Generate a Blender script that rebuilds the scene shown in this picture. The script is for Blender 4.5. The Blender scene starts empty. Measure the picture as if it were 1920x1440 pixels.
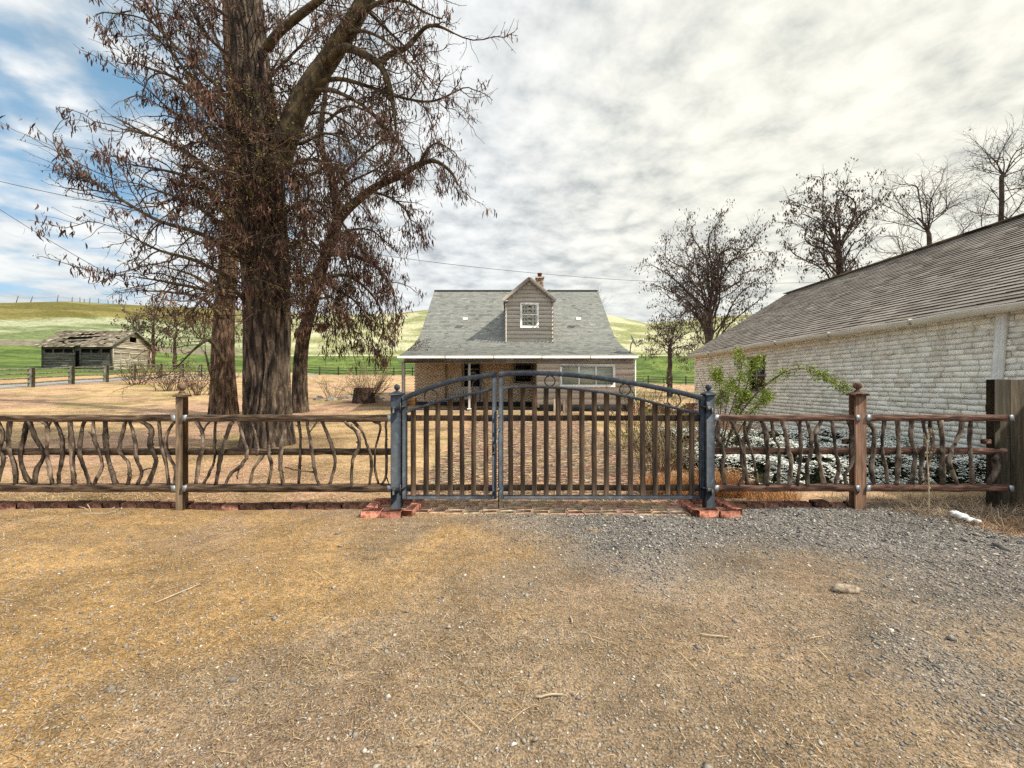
import bpy, math, random
import numpy as np
from mathutils import Vector
SC = bpy.context.scene
COL = SC.collection
R = np.random.default_rng(7)
F = 721.0
CH = 1.5
def rad(a): return math.radians(a)

# ------------------------------------------------------------------ camera
cam = bpy.data.cameras.new("camera"); camo = bpy.data.objects.new("camera", cam); COL.objects.link(camo)
camo.location = (0, 0, CH); camo.rotation_euler = (rad(90), 0, 0)
cam.sensor_width = 36; cam.lens = 36 * F / 1920; cam.clip_start = 0.05; cam.clip_end = 5000
SC.camera = camo
SC.view_settings.view_transform = 'Standard'; SC.view_settings.look = 'None'
SC.view_settings.exposure = 0.85; SC.view_settings.gamma = 1
SC.cycles.use_denoising = False
SC.cycles.sample_clamp_indirect = 3.0; SC.cycles.sample_clamp_direct = 3.0; SC.cycles.max_bounces = 6; SC.cycles.transparent_max_bounces = 4

# ------------------------------------------------------------------ sun + sky
SUN = Vector((1.0, -0.20, 1.08)).normalized()
sl = bpy.data.lights.new("sun", 'SUN'); sl.energy = 2.8; sl.angle = rad(1.2); sl.color = (1, .93, .8)
so = bpy.data.objects.new("sun", sl); COL.objects.link(so)
so.rotation_euler = (-SUN).to_track_quat('-Z', 'Y').to_euler(); so.location = (20, 0, 30)

W = bpy.data.worlds.new("World"); SC.world = W; W.use_nodes = True
def nd(nt, t, **k):
    n = nt.nodes.new(t)
    for a, b in k.items():
        if a[0] == 'i' and a[1:].isdigit(): n.inputs[int(a[1:])].default_value = b
        else: setattr(n, a, b)
    return n
def lk(nt, a, b): nt.links.new(a, b)
def mth(nt, op, a, b=None, c=None, clamp=False):
    n = nt.nodes.new('ShaderNodeMath'); n.operation = op; n.use_clamp = clamp
    for i, x in enumerate((a, b, c)):
        if x is None: continue
        if isinstance(x, (int, float)): n.inputs[i].default_value = x
        else: nt.links.new(x, n.inputs[i])
    return n.outputs[0]
def mixc(nt, f, a, b, mode='MIX'):
    n = nt.nodes.new('ShaderNodeMix'); n.data_type = 'RGBA'; n.blend_type = mode
    for s, x in ((n.inputs[0], f), (n.inputs[6], a), (n.inputs[7], b)):
        if isinstance(x, (int, float)): s.default_value = x
        elif isinstance(x, tuple): s.default_value = x if len(x) == 4 else (*x, 1)
        else: nt.links.new(x, s)
    return n.outputs[2]
def ramp(nt, fac, stops, interp='LINEAR'):
    n = nt.nodes.new('ShaderNodeValToRGB'); n.color_ramp.interpolation = interp
    e = n.color_ramp.elements
    while len(e) < len(stops): e.new(0.5)
    for i, (p, c) in enumerate(stops):
        e[i].position = p; e[i].color = (*c, 1) if isinstance(c, tuple) else (c, c, c, 1)
    nt.links.new(fac, n.inputs[0]); return n.outputs[0]
def noise(nt, vec, scale, detail=4, rough=.55, dist=0.0):
    n = nt.nodes.new('ShaderNodeTexNoise'); n.inputs['Scale'].default_value = scale
    n.inputs['Detail'].default_value = detail; n.inputs['Roughness'].default_value = rough
    n.inputs['Distortion'].default_value = dist
    nt.links.new(vec, n.inputs['Vector']); return n.outputs['Fac']
def smooth(nt, x, lo, hi):
    n = nt.nodes.new('ShaderNodeMapRange'); n.interpolation_type = 'SMOOTHSTEP'; n.clamp = True
    nt.links.new(x, n.inputs[0]); n.inputs[1].default_value = lo; n.inputs[2].default_value = hi
    return n.outputs[0]

def make_world():
    nt = W.node_tree; nt.nodes.clear()
    out = nd(nt, 'ShaderNodeOutputWorld'); bg = nd(nt, 'ShaderNodeBackground'); bg.inputs[1].default_value = 0.1
    lk(nt, bg.outputs[0], out.inputs[0])
    sky = nd(nt, 'ShaderNodeTexSky'); sky.sky_type = 'NISHITA'; sky.sun_disc = False
    sky.sun_elevation = math.asin(SUN.z); sky.sun_rotation = math.atan2(SUN.x, SUN.y)
    sky.air_density = 1.0; sky.dust_density = .6; sky.ozone_density = 2.5
    tc = nd(nt, 'ShaderNodeTexCoord'); d = tc.outputs['Generated']
    sp = nd(nt, 'ShaderNodeSeparateXYZ'); lk(nt, d, sp.inputs[0])
    x, y, z = sp.outputs
    zz = mth(nt, 'ADD', mth(nt, 'MAXIMUM', z, 0.0), 0.16)
    u = mth(nt, 'DIVIDE', x, zz); v = mth(nt, 'DIVIDE', y, zz)
    cb = nd(nt, 'ShaderNodeCombineXYZ'); lk(nt, u, cb.inputs[0]); lk(nt, v, cb.inputs[1])
    mp = nd(nt, 'ShaderNodeMapping'); mp.inputs['Location'].default_value = (3.7, 1.3, 0)
    mp.inputs['Rotation'].default_value = (0, 0, rad(-28)); mp.inputs['Scale'].default_value = (1.0, 1.12, 1)
    lk(nt, cb.outputs[0], mp.inputs[0]); uv = mp.outputs[0]
    big = noise(nt, uv, 1.15, 4, .5, .1)
    mid = noise(nt, uv, 4.2, 6, .52, .12)
    dap = noise(nt, uv, 9.0, 9, .62, .1)
    wn = nd(nt, 'ShaderNodeTexNoise'); wn.inputs['Scale'].default_value = 5.0; wn.inputs['Detail'].default_value = 5; lk(nt, uv, wn.inputs['Vector'])
    wv = nd(nt, 'ShaderNodeVectorMath', operation='MULTIPLY_ADD'); lk(nt, wn.outputs['Color'], wv.inputs[0]); wv.inputs[1].default_value = (.30, .30, 0); lk(nt, uv, wv.inputs[2])
    vo = nd(nt, 'ShaderNodeTexVoronoi'); vo.feature = 'SMOOTH_F1'; vo.voronoi_dimensions = '2D'; vo.inputs['Scale'].default_value = 6.2; vo.inputs['Smoothness'].default_value = .55; lk(nt, wv.outputs[0], vo.inputs['Vector'])
    puff = mth(nt, 'MULTIPLY', mth(nt, 'SUBTRACT', .42, vo.outputs['Distance']), .36)
    # coverage : thinner to the left and overhead-left
    bias = mth(nt, 'MULTIPLY', mth(nt, 'ADD', x, .55), .56)
    cov = mth(nt, 'ADD', mth(nt, 'ADD', mth(nt, 'MULTIPLY', mid, .62), mth(nt, 'MULTIPLY', big, .45)), bias)
    low = smooth(nt, z, .42, .02)
    cov = mth(nt, 'ADD', mth(nt, 'ADD', cov, mth(nt, 'MULTIPLY', low, .2)), mth(nt, 'MULTIPLY', puff, .6))
    c = smooth(nt, cov, .36, .64)
    # brightness of the cloud sheet
    sh = mth(nt, 'ADD', mth(nt, 'MULTIPLY', dap, .75), mth(nt, 'ADD', mth(nt, 'MULTIPLY', big, .4), mth(nt, 'MULTIPLY', mid, .35)))
    sh = mth(nt, 'ADD', sh, puff)
    shade = ramp(nt, sh, [(.50, (3.0, 3.2, 3.38)), (.66, (4.15, 4.3, 4.4)), (.77, (4.85, 4.94, 4.98)), (.94, (5.65, 5.65, 5.6))])
    sd = nd(nt, 'ShaderNodeVectorMath', operation='DOT_PRODUCT'); lk(nt, d, sd.inputs[0])
    gdir = Vector((.70, .62, .42)).normalized(); sd.inputs[1].default_value = gdir
    glow = smooth(nt, sd.outputs['Value'], .62, 1.02)
    warm = mixc(nt, glow, (.985, 1.0, 1.005), (1.08, 1.048, .93))
    cl = mixc(nt, 1.0, shade, warm, 'MULTIPLY')
    # haze bands close to the horizon, bluish
    hb = mth(nt, 'MULTIPLY', smooth(nt, z, .34, .02), mth(nt, 'SUBTRACT', 1.0, mth(nt, 'MULTIPLY', glow, .6)))
    st = nd(nt, 'ShaderNodeCombineXYZ'); lk(nt, mth(nt, 'MULTIPLY', x, 2.2), st.inputs[0]); lk(nt, mth(nt, 'MULTIPLY', z, 13.0), st.inputs[2]); lk(nt, y, st.inputs[1])
    bands = noise(nt, st.outputs[0], 1.6, 5, .55, .3)
    bc = ramp(nt, bands, [(.36, (2.5, 2.85, 3.15)), (.5, (3.9, 4.35, 4.5)), (.62, (5.0, 5.3, 5.3))])
    cl = mixc(nt, mth(nt, 'MULTIPLY', hb, .72), cl, bc)
    # brighter overhead like an overcast dome, and behind the camera as added fill
    zen_fill = mth(nt, 'ADD', 1.0, mth(nt, 'MULTIPLY', smooth(nt, z, .70, 1.0), .7))
    zen_fill = mth(nt, 'ADD', zen_fill, mth(nt, 'MULTIPLY', smooth(nt, y, .2, -.5), .45))  # unseen sky behind the camera, raised to add fill on the walls
    zc = nd(nt, 'ShaderNodeCombineXYZ'); [lk(nt, zen_fill, zc.inputs[q]) for q in range(3)]
    cl = mixc(nt, 1.0, cl, zc.outputs[0], 'MULTIPLY')
    hs = nd(nt, 'ShaderNodeHueSaturation'); hs.inputs['Saturation'].default_value = 1.05; hs.inputs['Value'].default_value = .95
    lk(nt, sky.outputs[0], hs.inputs['Color'])
    blue = mixc(nt, .5, hs.outputs[0], (1.7, 3.2, 4.1))
    tot = mixc(nt, c, blue, cl)
    lk(nt, tot, bg.inputs[0])
make_world()

# ------------------------------------------------------------------ helpers
def P(px, py, Y): return np.array([(px - 960) * Y / F, Y, CH + (720 - py) * Y / F])
def unit(v):
    v = np.asarray(v, float); return v / max(1e-9, np.linalg.norm(v))
_perm = np.random.default_rng(3).random((256, 256))
def vnoise(x, y):
    x = np.asarray(x, float); y = np.asarray(y, float)
    xi = np.floor(x).astype(int); yi = np.floor(y).astype(int); fx = x - xi; fy = y - yi
    fx = fx * fx * (3 - 2 * fx); fy = fy * fy * (3 - 2 * fy)
    a = _perm[xi % 256, yi % 256]; b = _perm[(xi + 1) % 256, yi % 256]
    c = _perm[xi % 256, (yi + 1) % 256]; d = _perm[(xi + 1) % 256, (yi + 1) % 256]
    return (a * (1 - fx) + b * fx) * (1 - fy) + (c * (1 - fx) + d * fx) * fy
def fbm(x, y, o=4):
    s = 0; a = .5; t = 0
    for k in range(o):
        s = s + a * vnoise(x * 2 ** k + 17 * k, y * 2 ** k + 9 * k); t += a; a *= .5
    return s / t
def sstep(x, a, b):
    t = np.clip((np.asarray(x, float) - a) / (b - a), 0, 1); return t * t * (3 - 2 * t)

WL = {}
class MB:
    def __init__(s): s.v = []; s.q = []; s.t = []; s.a = []; s.n = 0
    def add(s, v, q=None, t=None, a=0.5):
        v = np.asarray(v, float).reshape(-1, 3)
        if q is not None and len(q): s.q.append(np.asarray(q, np.int64).reshape(-1, 4) + s.n)
        if t is not None and len(t): s.t.append(np.asarray(t, np.int64).reshape(-1, 3) + s.n)
        s.v.append(v); s.a.append(np.broadcast_to(np.asarray(a, float), (len(v),)).copy()); s.n += len(v)
    def box(s, c, size, rz=0.0, a=.5, jit=0.0, rx=0.0, ry=0.0):
        h = np.array(size) / 2
        v = np.array([[x, y, z] for x in (-1, 1) for y in (-1, 1) for z in (-1, 1)], float) * h
        if jit: v += R.normal(0, jit, v.shape)
        if rx:
            cs, sn = math.cos(rx), math.sin(rx); v = v @ np.array([[1, 0, 0], [0, cs, sn], [0, -sn, cs]])
        if ry:
            cs, sn = math.cos(ry), math.sin(ry); v = v @ np.array([[cs, 0, -sn], [0, 1, 0], [sn, 0, cs]])
        if rz:
            cs, sn = math.cos(rz), math.sin(rz); v = v @ np.array([[cs, sn, 0], [-sn, cs, 0], [0, 0, 1]])
        s.add(v + np.array(c), [[0, 1, 3, 2], [4, 6, 7, 5], [0, 4, 5, 1], [2, 3, 7, 6], [0, 2, 6, 4], [1, 5, 7, 3]], a=a)
    def bbox(s, c, size, bev=.006, rz=0.0, a=.5, jit=0.0, rx=0.0):   # box with chamfered edges
        hx, hy, hz = np.array(size) / 2; b = min(bev, hx * .45, hy * .45, hz * .45)
        vs = []; 
        for sx in (-1, 1):
            for sy in (-1, 1):
                for sz in (-1, 1):
                    vs += [(sx * hx, sy * (hy - b), sz * (hz - b)), (sx * (hx - b), sy * hy, sz * (hz - b)), (sx * (hx - b), sy * (hy - b), sz * hz)]
        v = np.array(vs)
        if jit: v += np.repeat(R.normal(0, jit, (8, 3)), 3, 0)
        i = lambda x, y, z, k: ((x * 2 + y) * 2 + z) * 3 + k
        q = []; t = []
        for x in (0, 1): q.append([i(x, 0, 0, 0), i(x, 0, 1, 0), i(x, 1, 1, 0), i(x, 1, 0, 0)])
        for y in (0, 1): q.append([i(0, y, 0, 1), i(1, y, 0, 1), i(1, y, 1, 1), i(0, y, 1, 1)])
        for z in (0, 1): q.append([i(0, 0, z, 2), i(0, 1, z, 2), i(1, 1, z, 2), i(1, 0, z, 2)])
        for x in (0, 1):
            for y in (0, 1): q.append([i(x, y, 0, 0), i(x, y, 1, 0), i(x, y, 1, 1), i(x, y, 0, 1)])
            for z in (0, 1): q.append([i(x, 0, z, 0), i(x, 1, z, 0), i(x, 1, z, 2), i(x, 0, z, 2)])
        for y in (0, 1):
            for z in (0, 1): q.append([i(0, y, z, 1), i(1, y, z, 1), i(1, y, z, 2), i(0, y, z, 2)])
        for x in (0, 1):
            for y in (0, 1):
                for z in (0, 1): t.append([i(x, y, z, 0), i(x, y, z, 1), i(x, y, z, 2)])
        if rx:
            cs, sn = math.cos(rx), math.sin(rx); v = v @ np.array([[1, 0, 0], [0, cs, sn], [0, -sn, cs]])
        if rz:
            cs, sn = math.cos(rz), math.sin(rz); v = v @ np.array([[cs, sn, 0], [-sn, cs, 0], [0, 0, 1]])
        s.add(v + np.array(c), q, t, a)
    def tube(s, pts, r, n=6, cap=True, a=.5):
        pts = np.asarray(pts, float); m = len(pts); r = np.broadcast_to(np.asarray(r, float), (m,))
        tan = np.gradient(pts, axis=0); tan /= np.maximum(1e-9, np.linalg.norm(tan, axis=1))[:, None]
        mean = unit(pts[-1] - pts[0]); ref = np.array([1., 0, 0]) if abs(mean[0]) < .8 else np.array([0, 1., 0])
        u = np.cross(tan, ref); u /= np.maximum(1e-9, np.linalg.norm(u, axis=1))[:, None]; w = np.cross(tan, u)
        th = np.arange(n) * 2 * math.pi / n
        v = pts[:, None] + r[:, None, None] * (np.cos(th)[None, :, None] * u[:, None] + np.sin(th)[None, :, None] * w[:, None])
        i, j = np.meshgrid(np.arange(m - 1), np.arange(n), indexing='ij'); j2 = (j + 1) % n
        q = np.stack([i * n + j, i * n + j2, (i + 1) * n + j2, (i + 1) * n + j], -1).reshape(-1, 4)
        v = v.reshape(-1, 3); t = None
        if cap:
            v = np.vstack([v, pts[0], pts[-1]]); k = np.arange(n); k2 = (k + 1) % n
            t = np.vstack([np.stack([k2, k, np.full(n, m * n)], -1), np.stack([(m - 1) * n + k, (m - 1) * n + k2, np.full(n, m * n + 1)], -1)])
        s.add(v, q, t, a)
    def sweep(s, pts, w, h, a=.5):      # flat bar: thickness w along Y, h across, path in XZ
        pts = np.asarray(pts, float); tan = np.gradient(pts, axis=0); tan /= np.linalg.norm(tan, axis=1)[:, None]
        nrm = np.stack([-tan[:, 2], 0 * tan[:, 0], tan[:, 0]], -1); yy = np.array([0, 1., 0])
        m = len(pts); vs = []
        for (ay, an) in ((-1, -.8), (-1, .8), (-.8, 1), (.8, 1), (1, .8), (1, -.8), (.8, -1), (-.8, -1)):
            vs.append(pts + yy * ay * w / 2 + nrm * (an * h / 2))
        n = 8; v = np.stack(vs, 1).reshape(-1, 3)
        q = [[i * n + j, i * n + (j + 1) % n, (i + 1) * n + (j + 1) % n, (i + 1) * n + j] for i in range(m - 1) for j in range(n)]
        q += [[0, 1, 2, 3], [0, 3, 4, 7], [4, 5, 6, 7]]; e = (m - 1) * n
        q += [[e, e + 3, e + 2, e + 1], [e, e + 7, e + 4, e + 3], [e + 4, e + 7, e + 6, e + 5]]
        s.add(v, q, a=a)
    def lathe(s, c, prof, n=16, a=.5):
        c = np.array(c, float); th = np.arange(n) * 2 * math.pi / n; m = len(prof)
        v = np.array([[c[0] + r * math.cos(t), c[1] + r * math.sin(t), c[2] + z] for r, z in prof for t in th])
        q = [[i * n + j, i * n + (j + 1) % n, (i + 1) * n + (j + 1) % n, (i + 1) * n + j] for i in range(m - 1) for j in range(n)]
        s.add(v, q, a=a)
    def beam(s, p0, p1, w, h, seg=14, jit=.003, a=.5):   # weathered timber, w along Y / h in Z
        p0 = np.array(p0, float); p1 = np.array(p1, float)
        ts = np.linspace(0, 1, seg + 1); pr = []
        b = .18
        sh = [(-.5, -.5 + b), (-.5, .5 - b), (-.5 + b, .5), (.5 - b, .5), (.5, .5 - b), (.5, -.5 + b), (.5 - b, -.5), (-.5 + b, -.5)]
        for t in ts:
            c = p0 + (p1 - p0) * t
            o = R.normal(0, jit, 2); k = 1 + R.normal(0, .035)
            for (yy, zz) in sh: pr.append(c + np.array([0, yy * w * k + o[0] + R.normal(0, jit * .4), zz * h * k + o[1] + R.normal(0, jit * .4)]))
        n = 8; m = seg + 1
        q = [[i * n + j, i * n + (j + 1) % n, (i + 1) * n + (j + 1) % n, (i + 1) * n + j] for i in range(m - 1) for j in range(n)]
        q += [[0, 1, 2, 3], [0, 3, 4, 7], [4, 5, 6, 7]]; e = (m - 1) * n
        q += [[e, e + 3, e + 2, e + 1], [e, e + 7, e + 4, e + 3], [e + 4, e + 7, e + 6, e + 5]]
        s.add(np.array(pr), q, a=a)
    def build(s, name, mat, parent=None, smooth=False, base=True):
        V = np.vstack(s.v); A = np.concatenate(s.a)
        me = bpy.data.meshes.new(name); o = bpy.data.objects.new(name, me); COL.objects.link(o)
        if parent is not None:
            o.parent = parent; off = WL[parent.name]
        elif base:
            off = np.array([(V[:, 0].min() + V[:, 0].max()) / 2, (V[:, 1].min() + V[:, 1].max()) / 2, V[:, 2].min()]); o.location = off
        else: off = np.zeros(3)
        WL[o.name] = off
        V = (V - off).astype(np.float32)
        q = np.vstack(s.q) if s.q else np.zeros((0, 4), int); t = np.vstack(s.t) if s.t else np.zeros((0, 3), int)
        me.vertices.add(len(V)); me.vertices.foreach_set('co', V.ravel())
        loops = np.concatenate([q.ravel(), t.ravel()]).astype(np.int32)
        me.loops.add(len(loops)); me.loops.foreach_set('vertex_index', loops)
        nf = len(q) + len(t); me.polygons.add(nf)
        st = np.concatenate([np.arange(len(q)) * 4, len(q) * 4 + np.arange(len(t)) * 3]).astype(np.int32)
        me.polygons.foreach_set('loop_start', st)
        if smooth: me.polygons.foreach_set('use_smooth', np.ones(nf, bool))
        at = me.attributes.new('tint', 'FLOAT', 'POINT'); at.data.foreach_set('value', A.astype(np.float32))
        me.update(calc_edges=True)
        me.materials.append(mat); return o

def tag(o, label=None, cat=None, group=None, kind=None):
    if label: o['label'] = label
    if cat: o['category'] = cat
    if group: o['group'] = group
    if kind: o['kind'] = kind
    return o
def thing(name, loc, label, cat, group=None):
    o = bpy.data.objects.new(name, None); COL.objects.link(o); o.location = [float(k) for k in loc]; o.empty_display_size = .2
    WL[o.name] = np.array(loc, float); return tag(o, label, cat, group)

# ------------------------------------------------------------------ materials
def mat(name, stops, scale=6, detail=5, rough=.85, bump=.3, bscale=None, stretch=(1, 1, 1), tint=0.0, tstops=None, dist=.4, metal=0.0, spec=.3, bdist=.01):
    m = bpy.data.materials.new(name); m.use_nodes = True; nt = m.node_tree; b = nt.nodes['Principled BSDF']
    b.inputs['Roughness'].default_value = rough; b.inputs['Metallic'].default_value = metal
    b.inputs['Specular IOR Level'].default_value = spec
    tc = nd(nt, 'ShaderNodeTexCoord'); mp = nd(nt, 'ShaderNodeMapping'); mp.inputs['Scale'].default_value = stretch
    lk(nt, tc.outputs['Object'], mp.inputs[0]); vec = mp.outputs[0]
    n1 = noise(nt, vec, scale, detail, .62, dist)
    stops = [(.5 + (p - .5) * .62, q) for p, q in stops]
    c = ramp(nt, n1, stops)
    if tstops or tint:
        at = nd(nt, 'ShaderNodeAttribute'); at.attribute_name = 'tint'
        if tstops:
            tcol = ramp(nt, at.outputs['Fac'], tstops)
            c = mixc(nt, 1.0, tcol, c, 'MULTIPLY')
        else:
            k = mth(nt, 'ADD', mth(nt, 'MULTIPLY', at.outputs['Fac'], 2 * tint), 1 - tint)
            cm = nd(nt, 'ShaderNodeCombineXYZ')
            for i in range(3): lk(nt, k, cm.inputs[i])
            c = mixc(nt, 1.0, c, cm.outputs[0], 'MULTIPLY')
    lk(nt, c, b.inputs['Base Color'])
    if bump:
        bn = nd(nt, 'ShaderNodeBump'); bn.inputs['Strength'].default_value = bump; bn.inputs['Distance'].default_value = bdist
        lk(nt, noise(nt, vec, bscale or scale * 4, 6, .65, .2), bn.inputs['Height']); lk(nt, bn.outputs[0], b.inputs['Normal'])
    return m
def var(c, lo=.65, hi=1.3): return [(.3, tuple(k * lo for k in c)), (.7, tuple(min(1, k * hi) for k in c))]
G1 = [(.3, .75), (.7, 1.2)]
M = {}
M['bark'] = mat('bark', [(.3, (.015, .011, .009)), (.52, (.066, .048, .035)), (.72, (.19, .14, .10))], 5, 8, .95, 1.0, 16, (1.6, 1.6, .38), tint=.5, bdist=.05)
M['barkred'] = mat('reddish_bark', [(.3, (.030, .019, .013)), (.55, (.125, .078, .05)), (.75, (.24, .16, .105))], 5, 8, .95, 1.0, 16, (1.6, 1.6, .38), tint=.5, bdist=.05)
M['limb'] = mat('limb_bark', [(.3, (.04, .03, .02)), (.6, (.12, .09, .05)), (.8, (.18, .14, .07))], 7, 6, .95, .6, 25, (1, 1, .6))
M['twig'] = mat('twig_bark', [(.3, (.035, .022, .018)), (.7, (.12, .075, .05))], 3, 3, .95, 0, tint=.4)
M['darktwig'] = mat('dark_twig_bark', [(.3, (.035, .026, .022)), (.7, (.10, .07, .056))], 3, 3, .95, 0, tint=.3)
M['pod'] = mat('seed_pod', [(.3, .7), (.7, 1.25)], 4, 3, .75, 0, tstops=[(0, (.022, .010, .010)), (.45, (.07, .031, .022)), (.75, (.145, .07, .044)), (1, (.27, .17, .10))])
M['greypod'] = mat('grey_brown_pod', [(.3, .7), (.7, 1.25)], 4, 3, .8, 0, tstops=[(0, (.035, .024, .02)), (.45, (.10, .067, .05)), (.75, (.17, .12, .09)), (1, (.27, .20, .15))])
M['bud'] = mat('spring_bud', [(.3, .8), (.7, 1.2)], 4, 3, .8, 0, tstops=[(0, (.085, .075, .025)), (.5, (.15, .14, .04)), (1, (.24, .23, .055))])
M['leaf'] = mat('yellow_green_leaf', [(.3, .8), (.7, 1.2)], 4, 3, .6, 0, tstops=[(0, (.04, .07, .01)), (.5, (.16, .23, .025)), (1, (.38, .42, .05))])
M['drybud'] = mat('dry_leaf', [(.3, .8), (.7, 1.2)], 4, 3, .8, 0, tstops=[(0, (.06, .035, .02)), (.5, (.14, .085, .045)), (1, (.22, .17, .08))])
M['oldwood'] = mat('old_fence_wood', [(.3, (.022, .014, .010)), (.5, (.10, .064, .039)), (.7, (.23, .16, .105))], 9, 8, .9, .5, 40, (.35, 3, 3), tint=.25)
M['redwood'] = mat('red_brown_fence_wood', [(.3, (.03, .014, .009)), (.5, (.11, .052, .034)), (.7, (.24, .14, .095))], 9, 8, .85, .5, 40, (.35, 3, 3), tint=.25)
M['postwood'] = mat('post_wood', [(.25, (.07, .045, .028)), (.5, (.15, .10, .06)), (.75, (.23, .165, .10))], 9, 7, .9, .4, 40, (3, 3, .3), tint=.25)
M['redpost'] = mat('red_brown_post_wood', [(.25, (.05, .024, .014)), (.5, (.105, .055, .034)), (.75, (.17, .10, .062))], 9, 7, .85, .4, 40, (3, 3, .3), tint=.25)
M['stick'] = mat('stick_bark', [(.28, (.022, .016, .012)), (.5, (.088, .064, .046)), (.72, (.24, .185, .138))], 14, 7, .95, .7, 45, (1, 1, .5), tint=.45)
M['picket'] = mat('gate_picket_wood', [(.25, (.020, .013, .008)), (.5, (.058, .037, .023)), (.78, (.13, .085, .052))], 9, 7, .8, .4, 40, (3, 3, .25), tint=.4)
M['iron'] = mat('slate_blue_iron_paint', [(.25, (.021, .027, .036)), (.6, (.036, .047, .062)), (.8, (.075, .09, .108))], 14, 6, .6, .15, 60, spec=.3)
M['black'] = mat('black_iron', [(.3, (.012, .012, .015)), (.7, (.035, .035, .04))], 20, 4, .5, .2, spec=.5)
M['galv'] = mat('galvanised_metal', [(.3, (.25, .28, .30)), (.7, (.5, .53, .55))], 25, 4, .45, .1, metal=.6)
M['brick'] = mat('red_brick', [(.25, (.13, .05, .035)), (.5, (.36, .135, .085)), (.8, (.52, .27, .19))], 16, 7, .95, .6, 70, tint=.4)
M['oldbrick'] = mat('dark_edging_brick', [(.25, (.06, .028, .02)), (.5, (.19, .08, .052)), (.8, (.31, .19, .13))], 16, 7, .95, .6, 70, tint=.45)
M['paver'] = mat('paving_brick', [(.28, .5), (.6, 1.05), (.8, 1.3)], 11, 7, .95, .5, 50, tstops=[(0, (.50, .34, .19)), (.35, (.56, .36, .24)), (.6, (.58, .31, .24)), (.8, (.52, .41, .24)), (1, (.64, .49, .35))])
M['siding'] = mat('taupe_siding_paint', [(.3, (.41, .375, .33)), (.7, (.51, .47, .42))], 3, 5, .8, .1, 30, (.3, 1, 3), tint=.12)
M['trimbrown'] = mat('taupe_trim_paint', var((.34, .30, .255), .85, 1.15), 4, 4, .8, .1)
M['white'] = mat('white_paint', var((.74, .71, .66), .9, 1.08), 5, 5, .6, .08)
M['cream'] = mat('cream_gutter_paint', var((.66, .60, .50), .85, 1.1), 3, 6, .6, .1, stretch=(3, .5, 3))
M['tanbrick'] = mat('tan_porch_brick', [(.3, .9), (.7, 1.1)], 12, 5, .95, .4, 40, tstops=[(0, (.48, .36, .24)), (.5, (.56, .43, .30)), (1, (.64, .51, .37))])
M['mortar'] = mat('mortar', var((.42, .33, .235), .8, 1.2), 12, 4, .95, .2)
M['found'] = mat('dark_foundation', var((.022, .024, .028), .7, 1.3), 6, 4, .9, .2)
M['slab'] = mat('porch_slab', var((.38, .30, .24), .8, 1.2), 5, 5, .95, .2)
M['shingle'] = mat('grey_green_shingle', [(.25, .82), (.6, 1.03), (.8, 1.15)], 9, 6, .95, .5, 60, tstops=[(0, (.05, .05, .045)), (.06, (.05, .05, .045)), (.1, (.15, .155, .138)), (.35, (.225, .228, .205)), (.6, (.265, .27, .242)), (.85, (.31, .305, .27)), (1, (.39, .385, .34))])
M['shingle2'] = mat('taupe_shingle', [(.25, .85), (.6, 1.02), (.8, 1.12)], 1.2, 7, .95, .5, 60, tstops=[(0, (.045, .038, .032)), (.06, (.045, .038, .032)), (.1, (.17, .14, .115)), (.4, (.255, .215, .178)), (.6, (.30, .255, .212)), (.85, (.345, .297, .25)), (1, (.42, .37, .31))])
M['under'] = mat('shingle_edge', var((.05, .045, .04), .8, 1.2), 9, 4, .95, .2)
M['wbrick'] = mat('white_painted_brick', [(.22, (.66, .58, .46)), (.42, (.84, .78, .67)), (.75, (.90, .86, .77))], 3.2, 8, .75, .5, 24, tint=.13, bdist=.012)
M['wmortar'] = mat('white_painted_mortar', [(.3, (.56, .50, .41)), (.6, (.74, .69, .60))], 7, 6, .85, .5, 40)
M['glassdark'] = mat('dark_glass', var((.012, .014, .016), .8, 1.2), 2, 2, .08, 0, spec=.6)
M['shade'] = mat('green_window_shade', var((.30, .36, .30), .9, 1.1), 2, 3, .25, 0, stretch=(1, 1, .2), spec=.6)
M['curtain'] = mat('grey_green_curtain', [(.35, (.16, .19, .15)), (.65, (.30, .34, .29))], 3, 3, .8, 0, tint=.5)
M['barngrey'] = mat('weathered_grey_boards', [(.25, (.035, .033, .028)), (.5, (.11, .105, .09)), (.8, (.24, .225, .19))], 3, 8, .95, .4, 12, (.25, 1, 4), tint=.35)
M['barnpale'] = mat('pale_weathered_boards', [(.25, (.16, .135, .10)), (.5, (.40, .35, .27)), (.8, (.56, .51, .42))], 3, 8, .95, .4, 12, (1, .25, 4), tint=.3)
M['shake'] = mat('weathered_shakes', [(.3, .7), (.7, 1.25)], 4, 7, .95, .5, 20, tstops=[(0, (.06, .05, .035)), (.4, (.2, .165, .115)), (.8, (.34, .29, .21)), (1, (.48, .43, .34))])
M['void'] = mat('dark_interior', var((.008, .008, .007), .8, 1.2), 3, 2, 1, 0)
M['ranch'] = mat('grey_ranch_wood', [(.3, (.07, .075, .055)), (.6, (.17, .17, .13)), (.8, (.25, .24, .19))], 8, 6, .95, .3, 30, (1, 1, .4), tint=.25)
M['darkfence'] = mat('dark_field_fence_wood', var((.03, .03, .024), .7, 1.3), 8, 4, .95, .2)
M['wire'] = mat('power_wire', var((.06, .065, .07), .8, 1.2), 3, 2, .6, 0)
M['pole'] = mat('pale_utility_pole', var((.34, .29, .23), .7, 1.2), 6, 5, .9, .3, 20, (1, 1, .2))
M['dish'] = mat('dish_grey', var((.36, .37, .40), .9, 1.1), 6, 3, .4, 0, spec=.5)
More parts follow.
